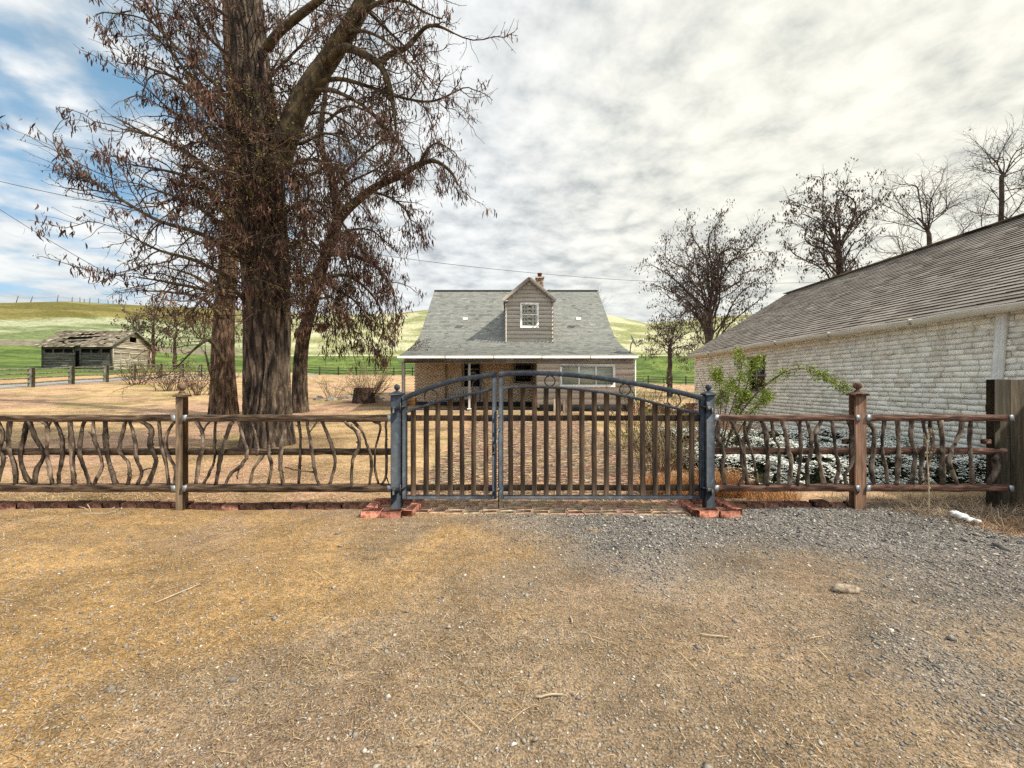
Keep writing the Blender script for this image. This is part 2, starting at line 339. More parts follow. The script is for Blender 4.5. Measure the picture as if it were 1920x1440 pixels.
M['stone'] = mat('gravel_stone', [(.3, .75), (.7, 1.25)], 60, 4, .9, .3, 300, tstops=[(0, (.05, .048, .047)), (.3, (.15, .142, .135)), (.6, (.25, .22, .18)), (.85, (.37, .31, .235)), (1, (.60, .56, .49))], bdist=.002)
M['straw'] = mat('dry_straw', [(.3, .8), (.7, 1.2)], 8, 3, .9, 0, tstops=[(0, (.13, .08, .035)), (.4, (.27, .17, .075)), (.75, (.40, .265, .13)), (1, (.60, .46, .28))])
M['ystraw'] = mat('yard_straw', [(.3, .8), (.7, 1.2)], 8, 3, .9, 0, tstops=[(0, (.17, .10, .045)), (.4, (.36, .225, .10)), (.75, (.50, .335, .165)), (1, (.66, .51, .31))])
M['orange'] = mat('orange_dry_grass', [(.3, .8), (.7, 1.2)], 8, 3, .9, 0, tstops=[(0, (.19, .075, .025)), (.5, (.43, .195, .065)), (1, (.60, .37, .16))])
M['weed'] = mat('dead_weed', [(.3, .8), (.7, 1.2)], 8, 3, .9, 0, tstops=[(0, (.10, .06, .035)), (.5, (.28, .185, .11)), (1, (.5, .4, .27))])
M['bedleaf'] = mat('flower_bed_leaves', [(.3, .7), (.7, 1.2)], 8, 3, .8, 0, tstops=[(0, (.012, .018, .008)), (.6, (.04, .055, .018)), (1, (.09, .10, .03))])
M['petal'] = mat('white_petals', [(.3, .85), (.7, 1.05)], 20, 3, .7, 0, tstops=[(0, (.45, .47, .38)), (.4, (.68, .69, .62)), (1, (.82, .82, .78))])
M['rock'] = mat('field_stone', [(.3, (.10, .09, .08)), (.7, (.32, .28, .24))], 9, 6, .95, .6, 40, tint=.4)
M['palerock'] = mat('pale_stone', [(.3, (.16, .115, .075)), (.5, (.36, .28, .20)), (.75, (.56, .46, .34))], 25, 6, .95, .8, 90)
M['paper'] = mat('white_scrap', var((.8, .8, .78), .85, 1.05), 9, 3, .6, .1)
M['graywood'] = mat('grey_bench_paint', var((.42, .39, .34), .85, 1.12), 6, 4, .8, .1)
M['box'] = mat('brown_box_wood', [(.3, (.17, .09, .04)), (.7, (.36, .2, .09))], 8, 5, .9, .2, stretch=(.4, 1, 3))
M['crate'] = mat('crate_boards', [(.3, (.08, .055, .04)), (.7, (.30, .23, .17))], 8, 6, .9, .3, 30, (3, 3, .4), tint=.5)
M['greenboard'] = mat('green_brown_boards', [(.25, (.018, .014, .008)), (.5, (.037, .028, .016)), (.8, (.075, .056, .033))], 8, 7, .9, .4, 34, (3, 3, .3), tint=.35)
M['stump'] = mat('dark_stump_bark', [(.3, (.02, .012, .01)), (.7, (.075, .045, .03))], 9, 6, .95, .7, 30, (1, 1, .3))
M['clay'] = mat('clay_chimney_pot', var((.17, .06, .045), .8, 1.2), 6, 4, .9, .2)
M['chim'] = mat('chimney_brick', [(.3, (.12, .075, .05)), (.5, (.32, .22, .15)), (.8, (.52, .43, .34))], 9, 5, .95, .3, 40, tint=.4)

# ------------------------------------------------------------------ terrain
CR = np.array([(-900, 580), (-400, 570), (0, 568), (120, 565), (240, 571), (400, 578), (600, 590), (740, 588), (800, 581), (900, 575), (1000, 575), (1140, 590), (1212, 606), (1300, 598), (1400, 590), (1480, 587), (1700, 590), (2400, 605), (3500, 640)], float)
BS = np.array([(-900, 655), (-400, 648), (0, 648), (200, 652), (330, 664), (500, 668), (750, 668), (1140, 668), (1300, 668), (1500, 672), (2400, 690), (3500, 700)], float)
RB, RC = 120.0, 300.0
def az_of(x, y): return np.arctan2(x, y)
def pxaz(az):
    a = np.clip(az, rad(-72), rad(72)); return 960 + F * np.tan(a), np.cos(a)
def zfar(x, y):
    az = az_of(x, y); r = np.hypot(x, y); px, ca = pxaz(az)
    eb = (720 - np.interp(px, BS[:, 0], BS[:, 1])) / F * ca; ec = (720 - np.interp(px, CR[:, 0], CR[:, 1])) / F * ca
    t = np.clip((r - RB) / (RC - RB), 0, 1); g = 1 - (1 - t) ** 1.6
    e = eb + (ec - eb) * g
    z = CH + e * np.minimum(r, RC)
    z = z + np.where((t > 0) & (t < 1), (fbm(x / 40 + 5, y / 40) - .5) * 5 * np.sin(np.pi * t), 0)
    back = np.clip((r - RC) / 400, 0, None)
    return z - back * back * 20
cp = []
for x in (-14, -8, -4, 0, 4, 8, 14):
    for y in (-8, -2, 2, 4.6): cp.append((x, y, 0))
cp += [(-5.8, 9, .05), (-10, 8, .05), (-12, 16, .22), (-9.2, 16.5, .31), (-15, 12, .2), (-22, 14, .45), (-30, 18, .85), (-8, 20, .6), (-5, 16.4, .30), (0, 16.4, .30), (6, 16.4, .28), (0, 10, .08), (5, 10, .05), (8, 14, .12),
       (0, 20, .4), (0, 25, .5), (6, 25, .4), (-31, 24.8, 1.29), (-31, 27.05, 1.5), (-31, 29.3, 1.62), (-31, 31.5, 1.85), (-36, 25, 1.5), (-48, 43, 3.17), (-52, 43, 3.25), (-45, 48, 3.3), (-31, 62, 2.96), (-18, 62, 2.85), (0, 62, 2.2), (25, 62, 1.45), (40, 62, 1.3), (-7, 30, .9), (-20, 40, 1.7),
       (12, 35, .7), (20, 35, .7), (14, 22, .3), (25, 15, .2), (-45, 20, 1.2), (-60, 5, 1.0), (-40, 0, .2), (30, 0, 0), (0, -40, 0), (-40, -40, 0), (40, -40, 0)]
for a in range(-180, 180, 12):
    xx, yy = 120 * math.sin(rad(a)), 120 * math.cos(rad(a)); cp.append((xx, yy, float(zfar(np.array([xx]), np.array([yy]))[0]) if abs(a) < 84 else 1.0))
cp = np.array(cp)
def _phi(d): return np.where(d > 1e-9, d * d * np.log(d + 1e-12), 0)
def _solve():
    n = len(cp); D = np.hypot(cp[:, None, 0] - cp[None, :, 0], cp[:, None, 1] - cp[None, :, 1]) / 20
    A = np.zeros((n + 3, n + 3)); A[:n, :n] = _phi(D) + np.eye(n) * .002
    Pm = np.c_[np.ones(n), cp[:, :2] / 20]; A[:n, n:] = Pm; A[n:, :n] = Pm.T
    return np.linalg.solve(A, np.r_[cp[:, 2], 0, 0, 0])
_w = _solve()
def znear(x, y):
    n = len(cp); o = np.zeros(len(x))
    for s in range(0, len(x), 20000):
        xs, ys = x[s:s + 20000], y[s:s + 20000]
        D = np.hypot(xs[:, None] - cp[None, :, 0], ys[:, None] - cp[None, :, 1]) / 20
        o[s:s + 20000] = _phi(D) @ _w[:n] + _w[n] + _w[n + 1] * xs / 20 + _w[n + 2] * ys / 20
    return o
def zt(x, y):
    x = np.atleast_1d(np.asarray(x, float)); y = np.atleast_1d(np.asarray(y, float)); r = np.hypot(x, y)
    z = np.zeros(len(x)); m = r < 125
    z[m] = znear(x[m], y[m])
    flat = sstep(y, 6.5, 4.9) * sstep(np.abs(x), 16, 10) * (y > -8)
    z = z * (1 - flat)
    b = sstep(r, 100, 122); front = sstep(np.abs(az_of(x, y)), rad(100), rad(75))
    zf = zfar(x, y) * front + 1.0 * (1 - front)
    z = z * (1 - b) + zf * b
    return z + (fbm(x * .9 + 40, y * .9) - .5) * .05 * sstep(r, 0, 6) + (fbm(x * 5, y * 5, 3) - .5) * .018
def z1(x, y): return float(zt([x], [y])[0])
def gravel_mask(x, y):
    n = fbm(x * .9 + 3, y * .9 + 8, 4)
    a = sstep(x + (n - .5) * 3.2, -1.4, 1.2) * sstep(y + (n - .5) * 2.2, 2.5, 4.0)
    b = sstep(x + (n - .5) * 3.0 - (y - 3) * .15, 1.7, 4.0)
    return np.clip(np.maximum(a, b * .8), 0, 1)
def lerp(a, b, t): return a + (np.asarray(b, float) - a) * t[:, None]
def ground_colour(x, y):
    r = np.hypot(x, y); px, _ = pxaz(az_of(x, y)); n = fbm(x * .5, y * .5, 4); n2 = fbm(x * 1.3 + 50, y * 1.3, 4)
    c = np.tile(np.array([.262, .188, .118]), (len(x), 1))
    c = lerp(c, (.37, .225, .09), sstep(n + .25 * sstep(-x, -1.5, 3) - .25 * sstep(-y, -2.7, -1.8), .46, .66) * .9)
    c = lerp(c, (.33, .225, .15), sstep(n2, .55, .75) * .5)
    c = lerp(c, (.185, .178, .172), gravel_mask(x, y) * .85)
    yard = sstep(y, 4.7, 5.0)
    yc = np.tile(np.array([.46, .315, .165]), (len(x), 1))
    yc = lerp(yc, (.44, .27, .18), sstep(fbm(x * .22 + 9, y * .22, 3), .45, .62) * .8)
    yc = lerp(yc, (.20, .205, .045), sstep(fbm(x * .3 + 70, y * .55, 4), .6, .72) * .55)
    yc = lerp(yc, (.19, .12, .06), sstep(fbm(x * .8 + 20, y * 1.6, 4), .56, .75) * .6)
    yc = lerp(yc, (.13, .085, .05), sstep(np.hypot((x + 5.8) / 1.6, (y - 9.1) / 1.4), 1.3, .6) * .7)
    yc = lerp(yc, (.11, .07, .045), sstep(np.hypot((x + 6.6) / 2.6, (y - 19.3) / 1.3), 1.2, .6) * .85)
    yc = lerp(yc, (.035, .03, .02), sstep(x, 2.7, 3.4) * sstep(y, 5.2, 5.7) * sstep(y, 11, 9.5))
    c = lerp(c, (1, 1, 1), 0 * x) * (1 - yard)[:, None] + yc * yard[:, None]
    # lane and verge left of the ranch fence
    d = -31.0 - x + (fbm(y * .2, x * .1) - .5) * 1.2; left = (y > 8) & (y < 125)
    c = lerp(c, (.30, .28, .25), np.where(left, sstep(d, -.3, .2), 0))
    c = lerp(c, (.46, .29, .14), np.where(left, sstep(d, 2.6, 3.2), 0))
    gn = fbm(x * .25, y * .25, 4)
    green = lerp(np.tile(np.array([.065, .105, .022]), (len(x), 1)), (.145, .19, .04), sstep(gn, .35, .7))
    gm = np.maximum(np.where(left, sstep(d, 7.2, 8.2), 0), sstep(y + (n - .5) * 2 + np.maximum(0, -x - 31) * 0, 62.5, 64.5))
    c = c * (1 - gm)[:, None] + green * gm[:, None]
    # hills
    t = np.clip((r - RB) / (RC - RB), 0, 1.3); hn = fbm(x / 14, y / 9, 5); hn2 = fbm(x / 50 + 3, y / 50, 4)
    pale = lerp(np.tile(np.array([.23, .24, .10]), (len(x), 1)), (.43, .41, .25), sstep(hn, .38, .62))
    palel = lerp(np.tile(np.array([.14, .17, .065]), (len(x), 1)), (.33, .34, .205), sstep(hn, .4, .66))
    L = sstep(px, 560, 380); hill = pale * (1 - L)[:, None] + palel * L[:, None]
    ol = lerp(np.tile(np.array([.125, .108, .024]), (len(x), 1)), (.19, .16, .045), sstep(hn, .4, .65))
    edge = .34 + .16 * (px - 0) / 330 + (hn2 - .5) * .25
    om = sstep(t, edge, edge + .04) * L * (1 - sstep(t, .90, .97) * sstep(px, 90, 170))
    hill = hill * (1 - om)[:, None] + ol * om[:, None]
    hill = lerp(hill, (.17, .155, .04), (1 - L) * sstep(t, .72, .86) * sstep(hn2, .48, .58) * .8)
    hill = lerp(hill, (.19, .165, .11), L * sstep(t, .10, .06))
    hill = lerp(hill, (.15, .19, .05), (1 - L) * sstep(t, .10, .03) * .7)
    hill = lerp(hill, (.55, .48, .33), sstep(np.abs(t - .012), .012, .004) * (1 - L) * .8)
    hm = sstep(r, RB - .8, RB + .8)
    return c * (1 - hm)[:, None] + hill * hm[:, None]

def make_ground():
    az = np.concatenate([np.linspace(-64, 64, 430), np.linspace(64, 296, 50)[1:-1]]); na = len(az)
    rr = np.concatenate([[.05], np.geomspace(.6, 110, 250), np.linspace(111, 312, 130), np.geomspace(320, 2500, 14)]); nr = len(rr)
    A, RR = np.meshgrid(np.radians(az), rr); x = (RR * np.sin(A)).ravel(); y = (RR * np.cos(A)).ravel()
    z = zt(x, y); c = ground_colour(x, y)
    mb = MB(); i, j = np.meshgrid(np.arange(nr - 1), np.arange(na), indexing='ij'); j2 = (j + 1) % na
    mb.add(np.c_[x, y, z], np.stack([i * na + j, i * na + j2, (i + 1) * na + j2, (i + 1) * na + j], -1).reshape(-1, 4))
    m = bpy.data.materials.new('ground_earth'); m.use_nodes = True; nt = m.node_tree; b = nt.nodes['Principled BSDF']
    b.inputs['Roughness'].default_value = .95; b.inputs['Specular IOR Level'].default_value = .15
    at = nd(nt, 'ShaderNodeAttribute'); at.attribute_name = 'gcol'
    tc = nd(nt, 'ShaderNodeTexCoord'); v = tc.outputs['Object']
    sp = nd(nt, 'ShaderNodeSeparateXYZ'); lk(nt, v, sp.inputs[0])
    far = smooth(nt, sp.outputs[1], 14, 60)
    fine = noise(nt, v, 95, 4, .7); medium = noise(nt, v, 14, 6, .7); coarse = noise(nt, v, .9, 8, .8)
    mp = nd(nt, 'ShaderNodeMapping'); mp.inputs['Scale'].default_value = (.55, 1.6, 1); lk(nt, v, mp.inputs[0])
    streak = noise(nt, mp.outputs[0], 2.6, 6, .7, .6)
    near = mth(nt, 'MULTIPLY', ramp(nt, fine, [(.33, .30), (.5, .92), (.68, 1.75)]), ramp(nt, medium, [(.3, .65), (.5, 1.0), (.7, 1.3)]))
    near = mth(nt, 'MULTIPLY', near, ramp(nt, streak, [(.3, .72), (.5, 1.0), (.7, 1.22)]))
    macro = noise(nt, v, 1.1, 5, .6, .8)
    near = mth(nt, 'MULTIPLY', near, ramp(nt, macro, [(.35, .74), (.5, 1.0), (.64, 1.2)]))
    farv = mth(nt, 'MULTIPLY', ramp(nt, coarse, [(.36, .42), (.5, 1.0), (.64, 1.6)]), ramp(nt, streak, [(.3, .8), (.7, 1.2)]))
    k = nd(nt, 'ShaderNodeMix'); k.data_type = 'FLOAT'; lk(nt, far, k.inputs[0]); lk(nt, near, k.inputs[2]); lk(nt, farv, k.inputs[3])
    cm = nd(nt, 'ShaderNodeCombineXYZ')
    for q in range(3): lk(nt, k.outputs[0], cm.inputs[q])
    lk(nt, mixc(nt, 1.0, at.outputs['Color'], cm.outputs[0], 'MULTIPLY'), b.inputs['Base Color'])
    bn = nd(nt, 'ShaderNodeBump'); bn.inputs['Strength'].default_value = .6; bn.inputs['Distance'].default_value = .02
    lk(nt, mth(nt, 'ADD', fine, medium), bn.inputs['Height']); lk(nt, bn.outputs[0], b.inputs['Normal'])
    o = mb.build('ground', m, smooth=True, base=False); o['kind'] = 'structure'; tag(o, 'tan dirt and yard rising to green fields and grassy hills', 'ground')
    ca = o.data.attributes.new('gcol', 'FLOAT_COLOR', 'POINT'); ca.data.foreach_set('color', np.c_[c, np.ones(len(c))].astype(np.float32).ravel())
make_ground()

# ------------------------------------------------------------------ loose ground cover
def blades(mb, x, y, z, length, width, tilt, a, bend=.3):
    n = len(x); az = R.uniform(0, 2 * np.pi, n); d = np.stack([np.cos(az) * np.cos(tilt), np.sin(az) * np.cos(tilt), np.sin(tilt)], -1)
    s = np.stack([-np.sin(az), np.cos(az), 0 * az], -1) * width[:, None]; p = np.stack([x, y, z], -1)
    mid = p + d * (length * .55)[:, None]; d2 = d.copy(); d2[:, 2] -= bend; tip = mid + d2 * (length * .45)[:, None]
    tip[:, 2] = np.maximum(tip[:, 2], p[:, 2] + .002)
    V = np.stack([p - s, p + s, mid + s * .8, mid - s * .8, tip + s * .2, tip - s * .2], 1).reshape(-1, 3)
    i = np.arange(n)[:, None] * 6
    q = np.concatenate([i + np.array([[0, 1, 2, 3]]), i + np.array([[3, 2, 4, 5]])], 0)
    mb.add(V, q, a=np.repeat(a, 6))
def stones(mb, x, y, z, s, a):
    n = len(x); base = np.array([[1, 0, 0], [-1, 0, 0], [0, 1, 0], [0, -1, 0], [0, 0, 1], [0, 0, -.4]], float)
    sc = s[:, None] * R.uniform(.55, 1.25, (n, 3)) * np.array([1, 1, .55]); V = base[None] * sc[:, None]
    V += R.normal(0, .16, V.shape) * s[:, None, None]
    th = R.uniform(0, 6.28, n); c, sn = np.cos(th), np.sin(th)
    X = V[..., 0] * c[:, None] - V[..., 1] * sn[:, None]; Yv = V[..., 0] * sn[:, None] + V[..., 1] * c[:, None]
    V = np.stack([X + x[:, None], Yv + y[:, None], V[..., 2] + z[:, None] + s[:, None] * .1], -1).reshape(-1, 3)
    f = np.array([[0, 2, 4], [2, 1, 4], [1, 3, 4], [3, 0, 4], [2, 0, 5], [1, 2, 5], [3, 1, 5], [0, 3, 5]])
    mb.add(V, None, (np.arange(n)[:, None, None] * 6 + f[None]).reshape(-1, 3), np.repeat(a, 6))
def make_cover():
    n = 240000; y = R.uniform(.9, 4.75, n); x = R.uniform(-1, 1, n) * (1.45 * y + 1.1)
    g = gravel_mask(x, y); keep = R.random(n) < (.30 + .70 * g); x, y, g = x[keep], y[keep], g[keep]
    s = R.gamma(4, .00115, len(x)) * (1 + .55 * g) + .0015; big = R.random(len(x)) < .006; s[big] *= 2.4
    a = np.clip(R.normal(.68, .14, len(x)) * (1 - g) + R.normal(.45, .34, len(x)) * g, 0, .95); a[R.random(len(x)) < .022] = 1
    mb = MB(); stones(mb, x, y, zt(x, y), s, a)
    tag(mb.build('gravel', M['stone'], base=False), 'loose grey and tan gravel in front of the gate', 'gravel', None, 'stuff')
    n = 85000; y = R.uniform(.9, 4.9, n); x = R.uniform(-1, 1, n) * (1.45 * y + 1.1); g = gravel_mask(x, y); d = fbm(x * .8 + 11, y * .8, 4)
    keep = R.random(n) < np.clip((1.05 - g) * sstep(d, .3, .62) + .12, 0, 1); x, y = x[keep], y[keep]; n = len(x)
    mb = MB(); blades(mb, x, y, zt(x, y) + .004, R.uniform(.012, .05, n), R.uniform(.0007, .0016, n), R.normal(.12, .2, n), R.random(n) ** .9)
    # longer loose stalks
    n = 110; y = R.uniform(1.4, 4.6, n); x = R.uniform(-1.4, 1.0, n) * y
    blades(mb, x, y, zt(x, y) + .008, R.uniform(.06, .2, n), R.uniform(.0012, .0026, n), R.normal(.03, .05, n), R.uniform(.5, 1, n))
    # flattened little tufts
    for _ in range(46):
        cy = R.uniform(1.9, 4.5); cx = R.uniform(-1.35, .55) * cy; k = int(R.uniform(40, 160)); rr = R.uniform(.05, .22)
        xx, yy = cx + R.normal(0, rr, k) * 1.5, np.minimum(cy + R.normal(0, rr * .6, k), 4.8)
        blades(mb, xx, yy, zt(xx, yy) + .004, R.uniform(.02, .06, k), R.uniform(.0008, .0018, k), np.abs(R.normal(.3, .3, k)), R.uniform(.3, 1, k), .4)
    tag(mb.build('dry_grass', M['straw'], base=False), 'short dry straw scattered over the foreground dirt', 'dry grass', None, 'stuff')
    n = 110000; y = 4.75 + 12 * R.random(n) ** 1.5; x = R.uniform(-1.42, .60, n) * y - 1.5 * R.random(n); d = fbm(x * .6 + 31, y * 1.1, 4)
    keep = (R.random(n) < sstep(d, .28, .6) + .12) & ~((x > 2.9) & (y > 5.3)); drv = (x > -1.25) & (x < 2.6)
    keep &= ~drv | (R.random(n) < .6); x, y = x[keep], y[keep]; n = len(x)
    mb = MB(); blades(mb, x, y, zt(x, y) + .012, R.uniform(.03, .10, n), R.uniform(.0016, .0035, n), np.abs(R.normal(.15, .22, n)), R.random(n))
    tag(mb.build('straw_lawn', M['ystraw'], base=False), 'dead straw-coloured lawn of the yard behind the fence', 'dry grass', None, 'stuff')
make_cover()

def make_paving():
    mb = MB(); y = 4.43; k = 0
    while y < 15.6:
        w = .1; off = R.uniform(0, .2); x = -1.28 + off - .2
        while x < 2.5:
            L = .19
            if R.random() > .03 + .02 * (y > 5.2):
                cx, cy = x + L / 2, y + w / 2
                mb.bbox((cx, cy + R.normal(0, .003), z1(cx, cy) - .02 + R.normal(0, .003)), (L, .092, .065), .006, R.normal(0, .015), R.random(), .0015)
            x += .2
        y += w; k += 1
    tag(mb.build('brick_path', M['paver'], base=False), 'worn brick paving leading from the gate to the house', 'path', None, 'structure')
make_paving()
# ------------------------------------------------------------------ house behind the gate
HX0, HX1 = -4.88, 5.40
PROF = np.array([(16.5, 2.70), (17.5, 2.96), (18.6, 3.27), (19.6, 3.66), (20.4, 4.12), (21.2, 4.77), (24.2, 7.37)])
def prof_pts(prof, step):
    seg = np.hypot(*np.diff(prof, axis=0).T); s = np.r_[0, np.cumsum(seg)]; k = np.arange(0, s[-1], step); k = np.r_[k, s[-1]]
    return np.stack([np.interp(k, s, prof[:, 0]), np.interp(k, s, prof[:, 1])], -1)
def shingles(pos, nrm, u0, u1, n, tab, th, seed, skip=None, edge=True):
    """pos(i,u) -> point on course line i"""
    rg = np.random.default_rng(seed); mb = MB()
    for i in range(n - 1):
        u = u0 - rg.uniform(0, tab)
        while u < u1:
            w = tab * rg.uniform(.75, 1.25); a, b = max(u, u0), min(u + w, u1); u += w
            if b - a < .01 or (skip and skip(i, (a + b) / 2)): continue
            t = th * rg.uniform(.7, 1.3); N = nrm(i)
            p = [pos(i, a) + N * t, pos(i, b) + N * t, pos(i + 1, b) + N * .001, pos(i + 1, a) + N * .001, pos(i, a) - N * .004, pos(i, b) - N * .004]
            tv = np.clip(rg.normal(.5, .16 if edge else .22), .12, 1)
            tv = max(tv, .1)
            mb.add(p[:4], [[0, 1, 2, 3]], a=tv); mb.add([p[4], p[5], p[1], p[0]], [[0, 1, 2, 3]], a=.03 if edge else tv)  # butt faces tinted dark: asphalt edge plus a painted shadow line per course
    return mb
def lap_boards(mb, x0, x1, y, z0, z1_, pitch, clip=None):
    z = z0
    while z < z1_ - .01:
        h = min(pitch, z1_ - z); a, b = x0, x1
        if clip: a, b = clip(z, z + h)
        if b - a > .05:
            t0, t1 = .040, .004; 
            a2, b2 = (clip(z + h, z + h) if clip else (a, b))
            h2 = h - .024; v = [(a, y - t0, z), (b, y - t0, z), (b2, y - t1 - .01, z + h2), (a2, y - t1 - .01, z + h2), (a, y + .01, z), (b, y + .01, z)]
            mb.add(v, [[0, 1, 2, 3], [4, 5, 1, 0]], a=R.random())
        z += h
def window(parent, x0, x1, z0, z1_, y, frame, mullx=(), mullz=(), panemat='glassdark', fw=.09, name='window'):
    f = MB(); d = .05
    f.bbox(((x0 + x1) / 2, y, z1_ - fw / 2), (x1 - x0, d, fw)); f.bbox(((x0 + x1) / 2, y - .01, z0 + fw / 2), (x1 - x0, d + .02, fw))
    for xx in (x0 + fw / 2, x1 - fw / 2): f.bbox((xx, y - .002, (z0 + z1_) / 2), (fw, d, z1_ - z0 - 2 * fw))
    for xx, w in mullx: f.bbox((xx, y - .004, (z0 + z1_) / 2), (w, d * .8, z1_ - z0 - 2 * fw))
    for zz, w in mullz: f.bbox(((x0 + x1) / 2, y - .006, zz), (x1 - x0 - 2 * fw, d * .8, w))
    fo = f.build(name, frame, parent)
    g = MB(); g.box(((x0 + x1) / 2, y + .02, (z0 + z1_) / 2), (x1 - x0 - fw, .012, z1_ - z0 - fw)); g.build('pane', M[panemat], fo)
    return fo
def make_house():
    H = thing('house', (.3, 20, .3), 'taupe house with grey shingle roof, front dormer and porch behind the gate', 'house')
    YW = 16.75; YB = 19.15; Z0 = .30
    # siding wall, right bay
    XR0 = 1.12
    mb = MB(); mb.box(((XR0 + HX1 - .1) / 2, YW + 1.25, (Z0 + 2.75) / 2 + .1), (HX1 - .1 - XR0, 2.46, 2.3)); lap_boards(mb, XR0 - .02, HX1 - .08, YW + .02, .60, 2.62, .26)
    mb.build('siding_wall', M['siding'], H)
    # upper gable masses + rear (closed body of the house)
    g = MB()
    for xx in (HX0 + .06, HX1 - .12):
        pts = [(xx, YB + .05, Z0), (xx, 29.2, Z0), (xx, 29.2, 3.9), (xx, 24.2, 7.3), (xx, 20.4, 4.04), (xx, YB + .05, 3.4)]
        g.add(pts, [[0, 1, 2, 5]], [[2, 3, 4], [2, 4, 5]])
    g.box(((HX0 + HX1) / 2, 29.2, 2.1), (HX1 - HX0 - .2, .1, 3.6)); g.build('gable_wall', M['siding'], H)
    # porch brick wall
    b = MB(); b.box(((HX0 + XR0) / 2 + .1, YB + .074, 1.9), (XR0 - HX0 + .1, .14, 2.9)); b.build('mortar_wall', M['mortar'], H)
    b = MB(); z = .62; r = 0
    holes = [(-2.38, -1.6, 1.0, 2.75), (.13, .98, 1.55, 2.75)]
    while z < 3.0:
        x = HX0 + (r % 2) * .1
        while x < XR0 + .1:
            if not any(h0 - .1 < x + .1 < h1 + .1 and h2 - .05 < z < h3 for h0, h1, h2, h3 in holes):
                b.box((x + .1, YB + .02 + R.normal(0, .003), z + .033), (.19, .05, .058), a=R.random())
            x += .205
        z += .07; r += 1
    b.build('porch_brick_wall', M['tanbrick'], H)
    f = MB(); f.box(((HX0 + XR0) / 2, YB - .01, .43), (XR0 - HX0, .12, .36)); f.box(((XR0 + HX1) / 2, YW + .03, .44), (HX1 - XR0 - .15, .1, .34)); f.build('foundation', M['found'], H)
    s = MB(); s.bbox(((HX0 + XR0) / 2, 17.9, .27), (XR0 - HX0, 2.3, .18), .02); s.build('porch_floor', M['slab'], H)
    c = MB(); c.box(((HX0 + HX1) / 2, 17.9, 2.735), (HX1 - HX0 - .1, 2.6, .03)); c.build('porch_ceiling', M['trimbrown'], H)
    # fascia board + gutter
    fa = MB(); fa.bbox(((HX0 + HX1) / 2 + .02, 16.72, 2.51), (HX1 - HX0 - .36, .06, .20)); fa.build('fascia', M['trimbrown'], H)
    gu = MB()
    ns = 5; xs = np.linspace(HX0 - .05, HX1 + .02, ns + 1)
    for i in range(ns): gu.bbox(((xs[i] + xs[i + 1]) / 2, 16.5, 2.655), (xs[i + 1] - xs[i] - .004, .13, .12), .02, jit=.002)
    gu.build('gutter', M['white'], H)
    d = MB(); d.tube([(HX1 - .06, 16.66, 2.6), (HX1 - .06, 16.66, .35), (HX1 - .02, 16.5, .28)], .035, 8); d.build('downspout', M['white'], H)
    # roof
    pp = prof_pts(PROF, .15)
    def pos(i, u): return np.array([u, pp[i, 0], pp[i, 1]])
    def nrm(i):
        t = pp[min(i + 1, len(pp) - 1)] - pp[i]; t = t / np.linalg.norm(t); return np.array([0, -t[1], t[0]])
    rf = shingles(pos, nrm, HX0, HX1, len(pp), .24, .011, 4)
    n = len(PROF); v = [(x, y, z - .03) for x in (HX0, HX1) for y, z in PROF]; rf.add(v, [[i, i + 1, n + i + 1, n + i] for i in range(n - 1)], a=.05)
    v = [(HX0, 24.2, 7.37), (HX1, 24.2, 7.37), (HX1, 29.6, 3.6), (HX0, 29.6, 3.6)]; rf.add(v, [[0, 1, 2, 3]], a=.4)
    rf.bbox(((HX0 + HX1) / 2, 24.2, 7.375), (HX1 - HX0, .3, .03), .01, a=.1)
    for xx in (HX0, HX1):
        for i in range(n - 1):
            y0, za = PROF[i]; y1, zb = PROF[i + 1]; rf.add([(xx, y0, za), (xx, y1, zb), (xx, y1, zb - .12), (xx, y0, za - .12)], [[0, 1, 2, 3]], a=.1)
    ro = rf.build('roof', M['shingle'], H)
    ch = MB(); ch.box((1.80, 25.0, 7.75), (.46, .46, 1.2), a=.4)
    for k in range(10):
        for s in range(2): ch.box((1.69 + s * .22, 24.77, 7.5 + k * .085), (.2, .03, .07), a=R.random())
    ch.bbox((1.80, 25.0, 8.36), (.56, .56, .09), .01, a=.7); cho = ch.build('chimney', M['chim'], ro)
    po = MB(); po.lathe((1.80, 25, 8.4), [(.13, 0), (.13, .22), (.16, .23), (.16, .29), (.09, .29), (.09, .1)], 12); po.build('chimney_pot', M['clay'], ro)
    for (px, py) in ((873, 598), (1084, 598)):
        Y = 20.93; p = P(px, py, Y); vb = MB(); vb.bbox(p, (.30, .24, .15), .02); vb.build('roof_vent', M['white'], ro)
    pv = MB(); p = P(1030, 550, 23.4); pv.tube([p + (0, 0, -.1), p + (0, 0, .22)], .055, 10); pv.build('vent_pipe', M['black'], ro)
    # dormer
    YD = 19.6; x0, x1, zb, ze, zp = -.33, 2.09, 3.6, 5.80, 6.80; xm = (x0 + x1) / 2
    dm = MB()
    def clip(za, zb_):
        zz = max(za, zb_)
        if zz <= ze: return (x0, x1)
        k = max(0, 1 - (zz - ze) / (zp - ze)); return (xm - (xm - x0) * k, xm + (x1 - xm) * k)
    lap_boards(dm, x0, x1, YD, zb, zp - .05, .208, clip)
    dm.add([(x0, YD + .012, zb), (x1, YD + .012, zb), (x1, YD + .012, ze), (xm, YD + .012, zp), (x0, YD + .012, ze)], [[0, 1, 2, 4]], [[4, 2, 3]])
